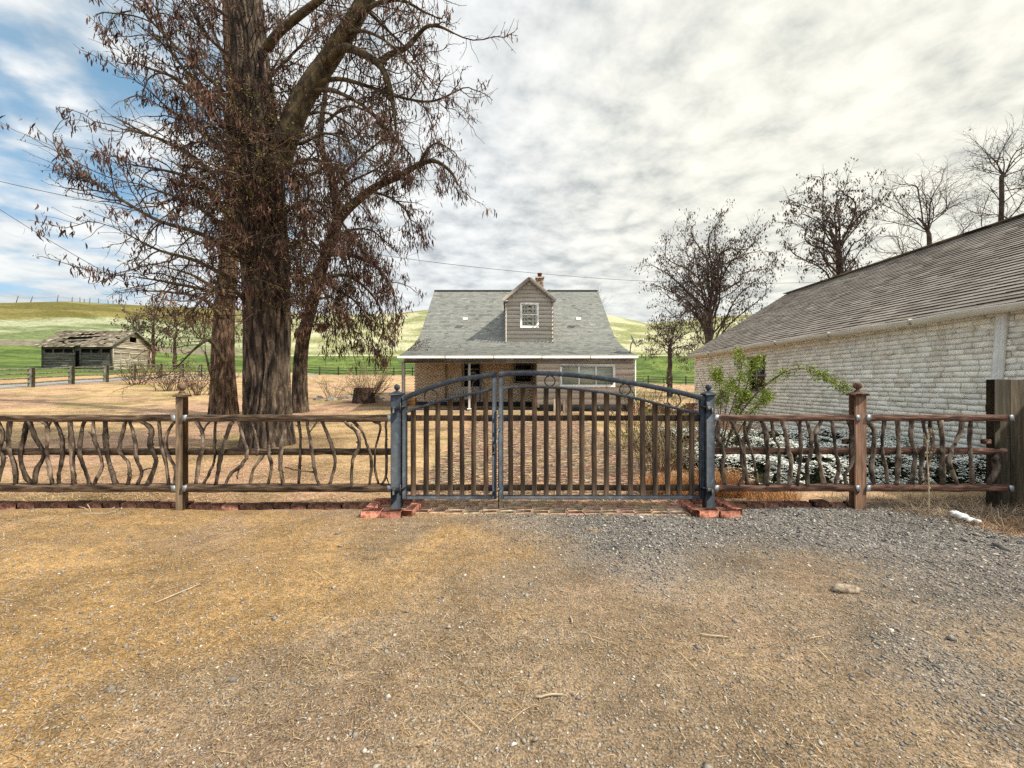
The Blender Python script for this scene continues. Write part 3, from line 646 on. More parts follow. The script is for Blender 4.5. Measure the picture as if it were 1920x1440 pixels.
    for xx in (x0, x1):
        dm.add([(xx, YD, zb), (xx, YD, ze), (xx, 22.35, ze), (xx, 22.35, 5.7), (xx, 19.7, 3.6)], [[0, 1, 2, 3]], [[0, 3, 4]])
        zz = zb
        while zz < ze: dm.box((xx, YD + .0 + (1.3 + (zz - zb) * .62) / 2 - .3, zz + .02), (.05, 1.3 + (zz - zb) * .62, .035)); zz += .208
    for xx in (x0 + .03, x1 - .03): dm.bbox((xx, YD - .03, (zb + ze) / 2), (.07, .05, ze - zb), .008)
    do = dm.build('dormer', M['siding'], H)
    dr = MB(); sl = (zp - ze) / (xm - x0)
    for sgn in (-1, 1):
        e = xm + sgn * 1.33; zee = zp + .06 - 1.33 * sl
        L = [(xm, zp + .06), (e, zee)]
        npn = 9
        for i in range(npn):
            a0, a1 = i / npn, (i + 1) / npn
            xa, za = xm + (e - xm) * a0, zp + .06 + (zee - zp - .06) * a0; xb, zb2 = xm + (e - xm) * a1, zp + .06 + (zee - zp - .06) * a1
            for k in range(12):
                ya, yb = 19.3 + k * .37, 19.3 + (k + 1) * .37
                dr.add([(xa, ya, za), (xa, yb, za), (xb, yb, zb2 + .012), (xb, ya, zb2 + .012)], [[0, 1, 2, 3]], a=np.clip(R.normal(.5, .2), 0, 1))
    dro = dr.build('dormer_roof', M['shingle'], do)
    bg = MB()
    for sgn in (-1, 1):
        e = np.array([xm + sgn * 1.34, 19.32, zp - 1.34 * sl + .02]); t = np.array([xm, 19.32, zp + .02]); bg.sweep([t, (t + e) / 2, e], .06, .15)
        bg.bbox((e[0] - sgn * .14, 19.44, e[2] - .02), (.24, .26, .07), .01)
    bg.build('bargeboard', M['trimbrown'], do)
    w = window(do, .41, 1.36, 4.35, 5.64, YD - .035, M['white'], (), ((5.02, .06),), fw=.115)
    cu = MB()
    for a, b_ in ((.53, .83), (.95, 1.26)):
        for i_ in range(4):
            xa_, xb_ = a + (b_ - a) * i_ / 4, a + (b_ - a) * (i_ + 1) / 4; ya_, yb_ = (YD - .026, YD - .031) if i_ % 2 else (YD - .031, YD - .026)
            cu.add([(xa_, ya_, 4.46), (xb_, yb_, 4.46), (xb_, yb_, 5.52), (xa_, ya_, 5.52)], [[0, 1, 2, 3]], a=i_ % 2)  # fold shading put into the tint, alternate strips dark and light
    # the curtains show through the pane
    cu.build('curtain', M['curtain'], do)
    # big front window with lowered shades
    p0 = P(1049, 683, YW); p1 = P(1153, 726, YW)
    xa, xb = p0[0], p1[0]; w3 = (xb - xa - .2) / 3
    window(H, xa, xb, p1[2], p0[2], YW - .03, M['white'], ((xa + .1 + w3, .07), (xa + .1 + 2 * w3, .07)), (), 'shade', .11, 'front_window')
    # porch openings : door with a dark glazed upper part, window
    pd = MB(); xd0, xd1 = -2.38, -1.6
    for xx in (xd0 - .05, xd1 + .05): pd.bbox((xx, YB - .02, 1.75), (.12, .09, 2.2))
    pd.bbox(((xd0 + xd1) / 2, YB - .02, 2.83), (xd1 - xd0 + .2, .09, .1)); pd.bbox(((xd0 + xd1) / 2, YB, 1.0), (xd1 - xd0, .05, .75))
    dd = pd.build('door', M['trimbrown'], H)
    gl = MB(); gl.box(((xd0 + xd1) / 2, YB + .0, 2.05), (xd1 - xd0, .03, 1.45)); gl.build('pane', M['glassdark'], dd)
    bl = MB()
    for zz in (2.24, 2.5): bl.box(((xd0 + xd1) / 2, YB - .02, zz), (xd1 - xd0, .012, .03))
    bl.build('glazing_bar', M['graywood'], dd)
    window(H, .1, 1.0, 1.55, 2.8, YB - .05, M['trimbrown'], (), ((2.2, .05), (2.45, .03), (2.62, .03)), 'glassdark', .07, 'porch_window')
    for (px, w_) in ((756, .13), (880, .10)):
        X = (px - 960) * 16.78 / F; q = MB(); q.bbox((X, 16.82, 1.44), (w_, w_, 2.1), .008); qo = q.build('porch_post', M['graywood'], H)
        q = MB(); q.bbox((X, 16.82, 2.46), (.34, .14, .05), .01); q.build('post_bracket', M['white'], qo); q = MB(); q.bbox((X, 16.82, .42), (.2, .2, .05), .01); q.build('post_foot', M['white'], qo)
    q = MB(); q.tube([P(836, 684, 18.9), P(836, 752, 18.9)], .035, 8); q.tube([P(839, 684, 18.9), P(839, 735, 18.9)], .012, 6)
    tag(q.build('garden_pole', M['crate'], None, True), 'thin dark wooden pole leaning upright against the porch brick wall', 'pole')
    # roof-edge litter
    lf = MB(); n = 380; u = HX0 + .02 + 1.0 * R.random(n) ** 2; i = R.uniform(.3, 1, n); y = 16.7 + 3.2 * i; u = np.where(R.random(n) < .9, u, HX0 + R.random(n) * 3)
    z = np.interp(y, PROF[:, 0], PROF[:, 1]) + .02; lf_mat = M['drybud']
    blades(lf, u, y, z, R.uniform(.04, .09, n), R.uniform(.012, .025, n), R.normal(.3, .2, n), R.random(n) * .6); lf.build('fallen_leaves', lf_mat, ro)
    # bench on the porch
    B = thing('porch_bench', (-2.6, 18.3, .38), 'pale slatted bench standing on the house porch', 'bench')
    bk = MB(); x0b, x1b = -3.05, -1.95
    for k in range(14): bk.bbox((x0b + .04 + k * .08, 18.45, 1.05), (.055, .025, .5), .005)
    bk.bbox(((x0b + x1b) / 2, 18.45, 1.32), (x1b - x0b, .045, .06)); bk.bbox(((x0b + x1b) / 2, 18.45, .82), (x1b - x0b, .045, .06)); bk.build('backrest', M['graywood'], B)
    st = MB(); [st.bbox(((x0b + x1b) / 2, 18.0 + k * .1, .80), (x1b - x0b, .085, .03)) for k in range(5)]; st.build('seat', M['graywood'], B)
    for xx in (x0b + .05, x1b - .05):
        for yy in (18.0, 18.42): l = MB(); l.bbox((xx, yy, .58), (.06, .06, .42)); l.build('leg', M['graywood'], B)
    # crate under the window
    p = P(1053, 777, 16.0); Cc = thing('wooden_crate', (p[0], 16.1, .28), 'open crate of upright old boards below the wide front window', 'crate')
    for k, off in enumerate((-.26, -.09, .13, .27)):
        q = MB(); q.bbox((p[0] + off, 16.05 + R.normal(0, .02), .58), (.15, .05, .60 - .05 * (k % 2)), .008, 0, R.random()); q.build('board', M['crate'], Cc)
    q = MB(); q.bbox((p[0], 16.12, .40), (.64, .05, .09)); q.bbox((p[0], 16.12, .78), (.64, .05, .07)); q.build('batten', M['crate'], Cc)
    q = MB(); p = P(771, 753, 17.2); q.bbox(p + (0, 0, -.02), (.42, .4, .36), .015, .1); [q.bbox(p + (0, -.21, dz), (.44, .02, .015), .003, .1) for dz in (-.1, .04)]
    tag(q.build('storage_box', M['box']), 'orange-brown wooden box on the ground by the left end of the porch', 'box')
    # satellite dish
    D = thing('satellite_dish', P(1178, 664, 17.2), 'grey satellite dish on the right roof edge of the house', 'satellite dish')
    c0 = P(1186, 640, 17.2); ax = unit((.86, -.25, .42)); u = unit(np.cross(ax, (0, 0, 1))); w = np.cross(u, ax)
    q = MB(); rings = 5; nn = 20; vs = [c0]
    for k in range(1, rings + 1):
        r = .3 * k / rings
        for t in range(nn): th = t * 2 * math.pi / nn; vs.append(c0 + u * r * math.cos(th) + w * r * 1.1 * math.sin(th) + ax * (r * r * .7))
    qs = [[1 + (k - 1) * nn + t, 1 + (k - 1) * nn + (t + 1) % nn, 1 + k * nn + (t + 1) % nn, 1 + k * nn + t] for k in range(1, rings) for t in range(nn)]
    ts = [[0, 1 + t, 1 + (t + 1) % nn] for t in range(nn)]
    q.add(vs, qs, ts); q.build('dish', M['dish'], D, True)
    q = MB(); q.tube([P(1181, 664, 17.25), P(1183, 646, 17.25), c0], .022, 8); q.build('mast', M['black'], D)
    q = MB(); q.tube([c0 - w * .28, P(1200, 645, 17.1), P(1205, 638, 17.0)], .012, 6); q.build('arm', M['black'], D)
    q = MB(); q.bbox(P(1205.5, 637, 17.0), (.09, .1, .12), .02); q.build('receiver', M['dish'], D)
make_house()

# ------------------------------------------------------------------ white brick garage on the right
GX, GY0, GY1, GE, GRX, GRZ = 7.95, 2.6, 16.7, 2.78, 12.1, 5.37
def make_garage():
    G = thing('brick_garage', (GX + 4, 9.5, 0), 'long white-painted brick garage with grey-brown shingle roof at right', 'garage')
    w = MB(); w.box((GX + .12, (GY0 + GY1) / 2, 1.3), (.2, GY1 - GY0, 3.0))
    w.add([(GX + .05, GY1, 0), (2 * GRX - GX, GY1, 0), (2 * GRX - GX, GY1, GE), (GRX, GY1, GRZ - .1), (GX + .05, GY1, GE)], [[0, 1, 2, 4]], [[2, 3, 4]])
    w.add([(GX + .05, GY0, 0), (2 * GRX - GX, GY0, 0), (2 * GRX - GX, GY0, GE), (GRX, GY0, GRZ - .1), (GX + .05, GY0, GE)], [[0, 1, 2, 4]], [[2, 3, 4]])
    wo = w.build('mortar_wall', M['wmortar'], G)
    b = MB(); z = -.05; r = 0; wy0, wy1, wz0, wz1 = 12.05, 12.9, 1.22, 2.34
    rg = np.random.default_rng(21)
    while z < GE:
        h = .098 + rg.normal(0, .004); y = GY0 - rg.uniform(0, .25)
        while y < GY1 + .02:
            L = rg.choice([.24, .26, .29, .2]) * rg.uniform(.92, 1.08)
            a0, a1 = y, min(y + L, GY1 + .03); y += L
            if a1 - a0 < .04: continue
            if a1 > wy0 and a0 < wy1 and z + h > wz0 and z < wz1:
                if a0 < wy0 - .05: a1 = wy0
                elif a1 > wy1 + .05: a0 = wy1
                else: continue
            g = .006; pr = .025 + rg.normal(0, .007) + (.02 if rg.random() < .05 else 0)
            za, zb = z + g, z + h - g; ya, yb = a0 + g, a1 - g; bv = .016
            j = lambda s=.004: rg.normal(0, s)
            sk = rg.normal(0, .005)
            X0 = GX + .024
            back = [(X0, ya, za), (X0, yb, za), (X0, yb, zb), (X0, ya, zb)]
            m1 = [(GX + .004 - pr * .55, ya + .004 + j(.002), za + .003 + j(.002)), (GX + .004 - pr * .55, yb - .004 + j(.002), za + .003 + j(.002) + sk), (GX + .004 - pr * .55, yb - .004 + j(.002), zb - .003 + j(.002) + sk), (GX + .004 - pr * .55, ya + .004 + j(.002), zb - .003 + j(.002))]
            fr = [(GX - pr + j(.002), ya + bv + j(), za + bv * .8 + j(.003)), (GX - pr + j(.002), yb - bv + j(), za + bv * .8 + j(.003) + sk), (GX - pr + j(.002), yb - bv + j(), zb - bv * .8 + j(.003) + sk), (GX - pr + j(.002), ya + bv + j(), zb - bv * .8 + j(.003))]
            q = [[8, 9, 10, 11]]
            for k in range(4): k2 = (k + 1) % 4; q += [[k, k2, 4 + k2, 4 + k], [4 + k, 4 + k2, 8 + k2, 8 + k]]
            b.add(back + m1 + fr, q, a=rg.random())
        z += h; r += 1
    b.build('brick_wall', M['wbrick'], G, smooth=False)
    # roof
    ov = .24; sl = (GRZ - GE) / (GRX - GX); ex = GX - ov; ez = GE - ov * sl + .12
    L = math.hypot(GRX - ex, GRZ + .1 - ez); n = int(L / .145)
    def pos(i, u): t = min(i / n, 1); return np.array([ex + (GRX - ex) * t, u, ez + (GRZ + .1 - ez) * t])
    N = unit((-(GRZ + .1 - ez), 0, GRX - ex))
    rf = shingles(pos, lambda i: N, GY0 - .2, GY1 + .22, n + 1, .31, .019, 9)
    a, c = pos(0, 0), pos(n, 0)
    for off in (.004, .06):
        rf.add([(a[0], GY0 - .2, a[2] - off), (a[0], GY1 + .22, a[2] - off), (c[0], GY1 + .22, c[2] - off), (c[0], GY0 - .2, c[2] - off)], [[0, 1, 2, 3]], a=.05)
    rf.add([(c[0], GY0 - .2, c[2]), (c[0], GY1 + .22, c[2]), (2 * GRX - ex, GY1 + .22, ez), (2 * GRX - ex, GY0 - .2, ez)], [[0, 1, 2, 3]], a=.4)
    y = GY0 - .2
    while y < GY1 + .2: rf.box((c[0], y + .14, c[2] + .018), (.28, .27, .022), a=R.uniform(.05, .5), ry=0); y += .27
    rf.add([(a[0], GY1 + .22, a[2]), (c[0], GY1 + .22, c[2]), (c[0], GY1 + .22, c[2] - .12), (a[0], GY1 + .22, a[2] - .12)], [[0, 1, 2, 3]], a=.05)
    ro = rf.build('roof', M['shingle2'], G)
    # gutter (K profile swept along Y) and soffit
    g = MB(); gx, gz = ex - .02, ez - .035; pr = [(.09, .03), (-.05, .03), (-.055, .01), (-.035, -.03), (-.02, -.085), (.09, -.085)]
    ys = np.linspace(GY0 - .2, GY1 + .15, 30); v = []
    for k, yy in enumerate(ys):
        for (dx, dz) in pr: v.append((gx + dx, yy, gz + dz + .010 * math.sin(k * 1.7)))
    q = [[k * 6 + j, k * 6 + (j + 1) % 6, (k + 1) * 6 + (j + 1) % 6, (k + 1) * 6 + j] for k in range(len(ys) - 1) for j in range(6)]
    e = (len(ys) - 1) * 6; q += [[0, 1, 2, 3], [0, 3, 4, 5], [e, e + 3, e + 2, e + 1], [e, e + 5, e + 4, e + 3]]
    g.add(v, q)
    for yy in np.arange(GY0 + 1, GY1, 1.9): g.bbox((gx - .02, yy, gz - .028), (.1, .035, .13), .01)
    g.build('gutter', M['cream'], G)
    s = MB(); s.box((GX - .1, (GY0 + GY1) / 2, GE - .09), (.24, GY1 - GY0 + .3, .03)); s.build('soffit', M['cream'], G)
    d = MB(); d.sweep if False else None
    p0 = np.array([GX - .07, 6.17, GE - .10]); p1 = np.array([GX - .07, 6.33, .12]); pts = np.linspace(p0, p1, 8)
    v = []
    for p in pts:
        for (dx, dy) in ((-.045, -.058), (-.045, -.02), (-.038, -.015), (-.038, .015), (-.045, .02), (-.045, .058), (.03, .058), (.03, -.058)): v.append(p + (dx, dy, 0))
    d.add(v, [[k * 8 + j, k * 8 + (j + 1) % 8, (k + 1) * 8 + (j + 1) % 8, (k + 1) * 8 + j] for k in range(7) for j in range(8)])
    for zz in (1.15,): d.bbox((GX - .075, 6.24, zz), (.1, .14, .03), .004)
    d.tube([p1, p1 + (-.2, 0, -.06)], .05, 8)
    d.build('downspout', M['white'], G)
    f = MB(); yc = (wy0 + wy1) / 2
    for yy in (wy0 + .03, wy1 - .03): f.bbox((GX + .03, yy, (wz0 + wz1) / 2), (.06, .06, wz1 - wz0), .006)
    for zz in (wz0 + .03, wz1 - .03, (wz0 + wz1) / 2): f.bbox((GX + .028, yc, zz), (.05, wy1 - wy0 - .12, .05), .006)
    fo = f.build('window', M['trimbrown'], G)
    g = MB(); g.box((GX + .025, yc, (wz0 + wz1) / 2), (.012, wy1 - wy0 - .05, wz1 - wz0 - .05)); g.build('pane', M['glassdark'], fo)
    l = MB(); l.bbox((GX - .01, yc, wz1 + .03), (.08, wy1 - wy0 + .15, .05), .01); l.build('lintel', M['trimbrown'], fo)
make_garage()

# ------------------------------------------------------------------ weathered shed on the left
def make_shed():
    x0, x1, y0, y1, zb, ze, zp = -52.5, -44.7, 43.0, 47.6, 3.0, 5.97, 7.72; ym = (y0 + y1) / 2
    S = thing('old_shed', ((x0 + x1) / 2, ym, zb), 'old weathered grey wooden shed with broken shake roof on the green slope', 'shed')
    q = MB(); q.box(((x0 + x1) / 2, ym, (zb + ze) / 2), (x1 - x0 - .5, y1 - y0 - .5, ze - zb)); q.add([(x0 + .25, y0 + .2, ze - .2), (x1 - .25, y0 + .2, ze - .2), (x1 - .25, ym, zp - .55), (x0 + .25, ym, zp - .55)], [[0, 1, 2, 3]]); q.build('interior', M['void'], S)
    opn = [(P(84, 652, 43)[0], P(98.5, 652, 43)[0]), (P(101, 652, 43)[0], P(118, 0, 43)[0]), (P(120, 0, 43)[0], P(137, 0, 43)[0]), (P(151.5, 0, 43)[0], P(169.5, 0, 43)[0]), (P(172, 0, 43)[0], P(189, 0, 43)[0]), (P(191.5, 0, 43)[0], P(206.5, 0, 43)[0])]
    zo0, zo1 = P(0, 660.5, 43)[2], P(0, 653, 43)[2]; dx0, dx1, dz1 = P(141, 0, 43)[0], P(150.5, 0, 43)[0], P(0, 661, 43)[2]
    w = MB(); z = zb - .2
    while z < ze:
        h = .2; cuts = []
        if z + h * .5 > zo0 and z + h * .5 < zo1: cuts = list(opn)
        if z < dz1: cuts.append((dx0, dx1))
        cuts.sort(); a = x0
        for c0, c1 in cuts + [(x1, x1)]:
            if c0 - a > .03: w.box(((a + c0) / 2, y0 + R.normal(0, .01), z + h / 2), (c0 - a, .04, h - .012), a=R.random(), jit=.004)
            a = c1
        z += h
    for xx in (x0, x1, P(138.5, 0, 43)[0], dx1 + .05): w.box((xx, y0 - .03, (zb + ze) / 2), (.13, .06, ze - zb), a=.3)
    w.build('front_wall', M['barngrey'], S)
    g = MB(); z = zb - .2
    while z < zp - .1:
        h = .2; k = 1 if z + h < ze else max(0, (zp - z - h * .5) / (zp - ze)); half = (y1 - y0) / 2 * k
        segs = [(ym - half, ym + half)]
        wy0, wy1, wz0, wz1 = ym - .35, ym + .45, 6.35, 7.05
        if wz0 < z + h * .5 < wz1: segs = [(ym - half, max(ym - half, wy0)), (min(wy1, ym + half), ym + half)]
        for a, b in segs:
            if b - a > .05: g.box((x1 + R.normal(0, .012), (a + b) / 2, z + h / 2), (.04, b - a, h - .012), a=R.random(), jit=.004)
        z += h
    for yy in (y0 + .05, y1 - .05): g.box((x1 + .03, yy, (zb + ze) / 2), (.06, .14, ze - zb), a=.6)
    g.box((x1 + .04, y0 + .9, zb + 1.05), (.05, .1, 2.1), a=.1); g.box((x1 + .04, y0 + 1.9, zb + 1.05), (.05, .1, 2.1), a=.2); g.box((x1 + .04, y0 + 1.4, zb + 2.1), (.05, 1.1, .1), a=.2)
    g.build('gable_wall', M['barnpale'], S)
    b = MB(); b.box((x0, ym, (zb + ze) / 2), (.04, y1 - y0, ze - zb)); b.box(((x0 + x1) / 2, y1, (zb + ze) / 2), (x1 - x0, .04, ze - zb)); b.build('rear_wall', M['barngrey'], S)
    ov = .5; sl = (zp - ze) / (ym - y0); n = 13; ey, ez = y0 - ov, ze - ov * sl
    def pos(i, u): t = i / n; return np.array([u, ey + (ym - ey) * t, ez + (zp + .08 - ez) * t + .07 * math.sin(u * .9) * (1 - abs(2 * t - 1))])
    rg = np.random.default_rng(5)
    def skip(i, u):
        hx = (u + 49.2) / 1.9; hy = (i - 6.5) / 3.6
        return (hx * hx + hy * hy + rg.normal(0, .25) < .8 and i % 3 != 2) or rg.random() < .06
    N = unit((0, -(zp - ez), ym - ey))
    rf = shingles(pos, lambda i: N, x0 - .6, x1 + .45, n + 1, .33, .05, 8, skip, False)
    rf.add([(x0 - .3, ym, zp + .04), (x1 + .3, ym, zp + .04), (x1 + .3, y1 + ov, ez), (x0 - .3, y1 + ov, ez)], [[0, 1, 2, 3]], a=.2)
    rf.build('roof', M['shake'], S)
    rk = MB()
    for (ya, za, yb, zb_) in ((ey, ez, ym, zp), (y1 + ov, ez, ym, zp)):
        d = unit((0, yb - ya, zb_ - za)); c = np.array([x1 + .42, (ya + yb) / 2, (za + zb_) / 2]); L = math.hypot(yb - ya, zb_ - za); ang = math.atan2(zb_ - za, yb - ya)
        rk.box(c, (.06, L, .16), rx=ang)
    rk.build('bargeboard', M['barngrey'], S)
    for k in range(3):
        p0 = pos(3 + 3 * k, -51.0); p1 = pos(3 + 3 * k, -47.2); rf2 = MB(); rf2.box((p0 + p1) / 2 + (0, 0, -.05), (3.8, .12, .05)); rf2.build('roof_batten', M['shake'], S)
make_shed()
# ------------------------------------------------------------------ gate
YF = 4.6
def Q(px, py, dy=0.0): return P(px, py, YF) + np.array([0, dy, 0])
def crom(pts, k=5):
    pts = np.asarray(pts, float); e = np.vstack([2 * pts[0] - pts[1], pts, 2 * pts[-1] - pts[-2]]); out = []
    for i in range(1, len(e) - 2):
        for t in np.linspace(0, 1, k, endpoint=False):
            a, b, c, d = e[i - 1:i + 3]; out.append(.5 * ((2 * b) + (-a + c) * t + (2 * a - 5 * b + 4 * c - d) * t * t + (-a + 3 * b - 3 * c + d) * t ** 3))
    out.append(pts[-1]); return np.array(out)
TOP = np.array([(757, 747), (787, 734.5), (825, 721), (860, 712), (898, 706.5), (931, 702), (985, 699.5), (1045, 701), (1090, 705), (1137, 710.5), (1190, 719), (1247, 730), (1285, 738.5), (1320, 748)], float)
LOW = np.array([(757, 774), (790, 763), (825, 752.5), (860, 743.5), (898, 735.5), (931, 729), (985, 725.5), (1045, 727), (1090, 731), (1137, 736.5), (1190, 746.5), (1247, 760.5), (1285, 769.5), (1320, 778)], float)
def ycurve(T, x): return float(np.interp(x, *crom(T, 6).T))
def leaf(name, label, s0, s1, pickets, rings, latch):
    c = Q((s0 + s1) / 2, 935); G = thing(name, c, label, 'gate')
    k = YF / F
    fr = MB()
    for s in (s0, s1):
        yt = ycurve(TOP, s); a, b = Q(s, yt - 3), Q(s, 935); fr.bbox((a + b) / 2, (8.5 * k, .05, a[2] - b[2]), .005)
    fr.build('frame', M['iron'], G)
    xs = np.linspace(s0 - 4.2, s1 + 4.2, 26); ba = MB(); ba.sweep([Q(x, ycurve(TOP, x), -.003) for x in xs], .052, 9 * k); ba.build('arched_top_bar', M['iron'], G)
    xs = np.linspace(s0 + 4, s1 - 4, 22); ba = MB(); ba.sweep([Q(x, ycurve(LOW, x)) for x in xs], .034, 5 * k); ba.build('lower_arch_bar', M['iron'], G)
    ba = MB(); a, b = Q(s0 + 4.3, 932), Q(s1 - 4.3, 932); ba.bbox((a + b) / 2, (b[0] - a[0], .046, 7 * k), .005); ba.build('bottom_bar', M['iron'], G)
    for x in rings:
        y = (ycurve(TOP, x) + 4.5 + ycurve(LOW, x) - 2.5) / 2; rr = (ycurve(LOW, x) - 2.5 - ycurve(TOP, x) - 4.5) / 2 * k * 1.02
        cc = Q(x, y); th = np.linspace(0, 2 * math.pi, 33); rb = MB(); rb.tube([cc + (math.cos(t) * rr, 0, math.sin(t) * rr) for t in th], .0075, 8, False); rb.build('ring', M['black'], G, True)
    for x in pickets:
        yt = ycurve(LOW, x) + 1.5; a, b = Q(x, yt, -.004), Q(x + R.normal(0, .6), 928 + R.normal(0, .7), -.004); pm = MB()
        tq = np.linspace(0, 1, 9); w = 9.2 * k * R.uniform(.93, 1.07)
        c = [a + (b - a) * t + (R.normal(0, .0012), 0, 0) for t in tq]; vs = []
        for p in c: vs += [p + (sx * w / 2, sy * .011, 0) for sx, sy in ((-1, -.7), (-.85, -1), (.85, -1), (1, -.7), (1, 1), (-1, 1))]
        qd = [[i * 6 + j, i * 6 + (j + 1) % 6, (i + 1) * 6 + (j + 1) % 6, (i + 1) * 6 + j] for i in range(8) for j in range(6)] + [[0, 1, 2, 3], [0, 3, 4, 5], [48, 51, 50, 49], [48, 53, 52, 51]]
        pm.add(vs, qd, a=R.random()); pm.build('picket', M['picket'], G)
    for (ya, yb) in ((779, 789.5), (910, 920.5)):
        a, b = Q(s0 + 4.5, (ya + yb) / 2, .028), Q(s1 - 4.5, (ya + yb) / 2, .028); rl = MB(); rl.beam(a, b, .036, (yb - ya) * k, 12, .0012, R.random()); rl.build('rail', M['picket'], G)
        for x in (s0 + 9, s1 - 9): br = MB(); br.bbox(Q(x, (ya + yb) / 2, .004), (9 * k, .012, 12 * k), .002); br.build('rail_bracket', M['black'], G)
    if latch:
        l = MB(); l.bbox(Q(s1 - 1, 842, -.035), (6 * k, .02, 16 * k), .006); l.tube([Q(s1 - 1, 832, -.05), Q(s1 - 1, 845, -.05)], .009, 8); l.bbox(Q(s1 + 6, 826, -.03), (6 * k, .02, 9 * k), .004); l.build('latch', M['black'], G)
    else:
        l = MB(); l.tube([Q(s0 - 4.5, 765, -.03), Q(s0 - 4.5, 957, -.03)], .006, 8); [l.bbox(Q(s0 - 4, y, -.026), (6 * k, .025, 6 * k), .003) for y in (779, 805, 915)]; l.build('drop_bolt', M['black'], G)
    return G
leaf('gate_leaf', 'narrow left gate leaf, dark blue metal arch frame with brown wooden pickets', 759, 927, [775, 799.5, 821, 844, 866, 889, 910.5], [808, 897], True)
leaf('gate_leaf', 'wide right gate leaf, dark blue metal arch frame with brown wooden pickets', 939.5, 1315.5, [957, 980, 1002, 1024, 1046, 1068, 1091, 1114, 1137, 1159, 1182, 1204.5, 1228, 1251, 1274, 1297], [1031, 1172, 1264], False)
def gate_post(px0, px1, label, hinge_side):
    k = YF / F; xc = (px0 + px1) / 2; w = (px1 - px0) * k; c = Q(xc, 955); G = thing('gate_post', (c[0], YF, 0), label, 'gate post')
    top = Q(0, 741)[2]; p = MB(); p.bbox((c[0], YF, top / 2 - .02), (w, w, top + .04), .007); p.build('post', M['iron'], G)
    cp_ = MB(); cp_.bbox((c[0], YF, top + .012), (w + .03, w + .03, .024), .006); z = top + .024; h = (w + .012) / 2
    cp_.add([(c[0] - h, YF - h, z), (c[0] + h, YF - h, z), (c[0] + h, YF + h, z), (c[0] - h, YF + h, z), (c[0], YF, z + .035)], None, [[0, 1, 4], [1, 2, 4], [2, 3, 4], [3, 0, 4]]); co = cp_.build('cap', M['iron'], G)
    b = MB(); b.lathe((c[0], YF, z + .015), [(.001, 0), (.026, .0), (.02, .012), (.014, .022)] + [(max(.001, .036 * math.sin(t)), .055 - .036 * math.cos(t)) for t in np.linspace(.35, math.pi, 12)], 18); b.build('ball_finial', M['iron'], co, True)
    s = hinge_side
    for py in (764, 915):
        hb = MB(); e = c[0] + s * w / 2; zz = Q(0, py)[2]
        hb.bbox((c[0] + s * .01, YF - w / 2 - .008, zz), (w * .8, .016, .045), .004); hb.tube([(e, YF - w / 2 - .02, zz - .06), (e, YF - w / 2 - .02, zz + .06)], .011, 10)
        hb.tube([(e, YF - w / 2 - .02, zz + .012), (e + s * .05, YF - .02, zz + .012)], .009, 8); hb.bbox((c[0] - s * .018, YF - w / 2 - .012, zz - .03), (.03, .018, .07), .005); hb.build('hinge', M['black'], G)
gate_post(735, 754, 'dark blue steel gate post with ball top left of the gate leaves', 1)
gate_post(1320, 1336.5, 'slate blue steel gate post with ball top beside the arching green shrub', -1)

# ------------------------------------------------------------------ rustic fences
def zoomf(ox, oy, s): return lambda X, Y: (ox + X / s, oy + Y / s)
def stick(parent, tr, paths, thick=1.0, matn='stick'):
    mb = MB(); tv = R.random(); dy = R.normal(-.012, .006)
    for k, path in enumerate(paths):
        pts = [Q(*tr(*p)) + (0, dy + R.normal(0, .004), 0) for p in path]
        c = crom(pts, 5); c += R.normal(0, .0022, c.shape); n = len(c)
        r0 = (.0165 if k == 0 else .009) * thick
        r = r0 * (1 + .13 * np.sin(np.linspace(0, 9, n) + R.uniform(0, 6)) + R.normal(0, .06, n))
        if k and thick >= 0: r = r * np.linspace(1.1, .75, n)
        mb.tube(c, r, 8, True, a=tv)
        if k == 0:
            for _ in range(R.integers(1, 4)):   # cut knots
                i = R.integers(2, n - 2); d = unit((R.choice([-1, 1]), R.normal(0, .4), R.uniform(.2, 1))); mb.tube([c[i], c[i] + d * r[i] * 1.7], [r[i] * .5, r[i] * .34], 6, True, tv)
    return mb.build('picket', M[matn], parent, True)
def bracket(parent, px, py, s=1):
    mb = MB(); p = Q(px, py, -.053); mb.add([p + (-.028 * s, 0, .035), p + (.02 * s, 0, .035), p + (.03 * s, 0, -.035), p + (-.01 * s, 0, -.035), p + (-.028 * s, .012, .035), p + (.02 * s, .012, .035), p + (.03 * s, .012, -.035), p + (-.01 * s, .012, -.035)],
        [[0, 1, 2, 3], [4, 7, 6, 5], [0, 4, 5, 1], [1, 5, 6, 2], [2, 6, 7, 3], [3, 7, 4, 0]]); mb.build('bracket', M['galv'], parent)
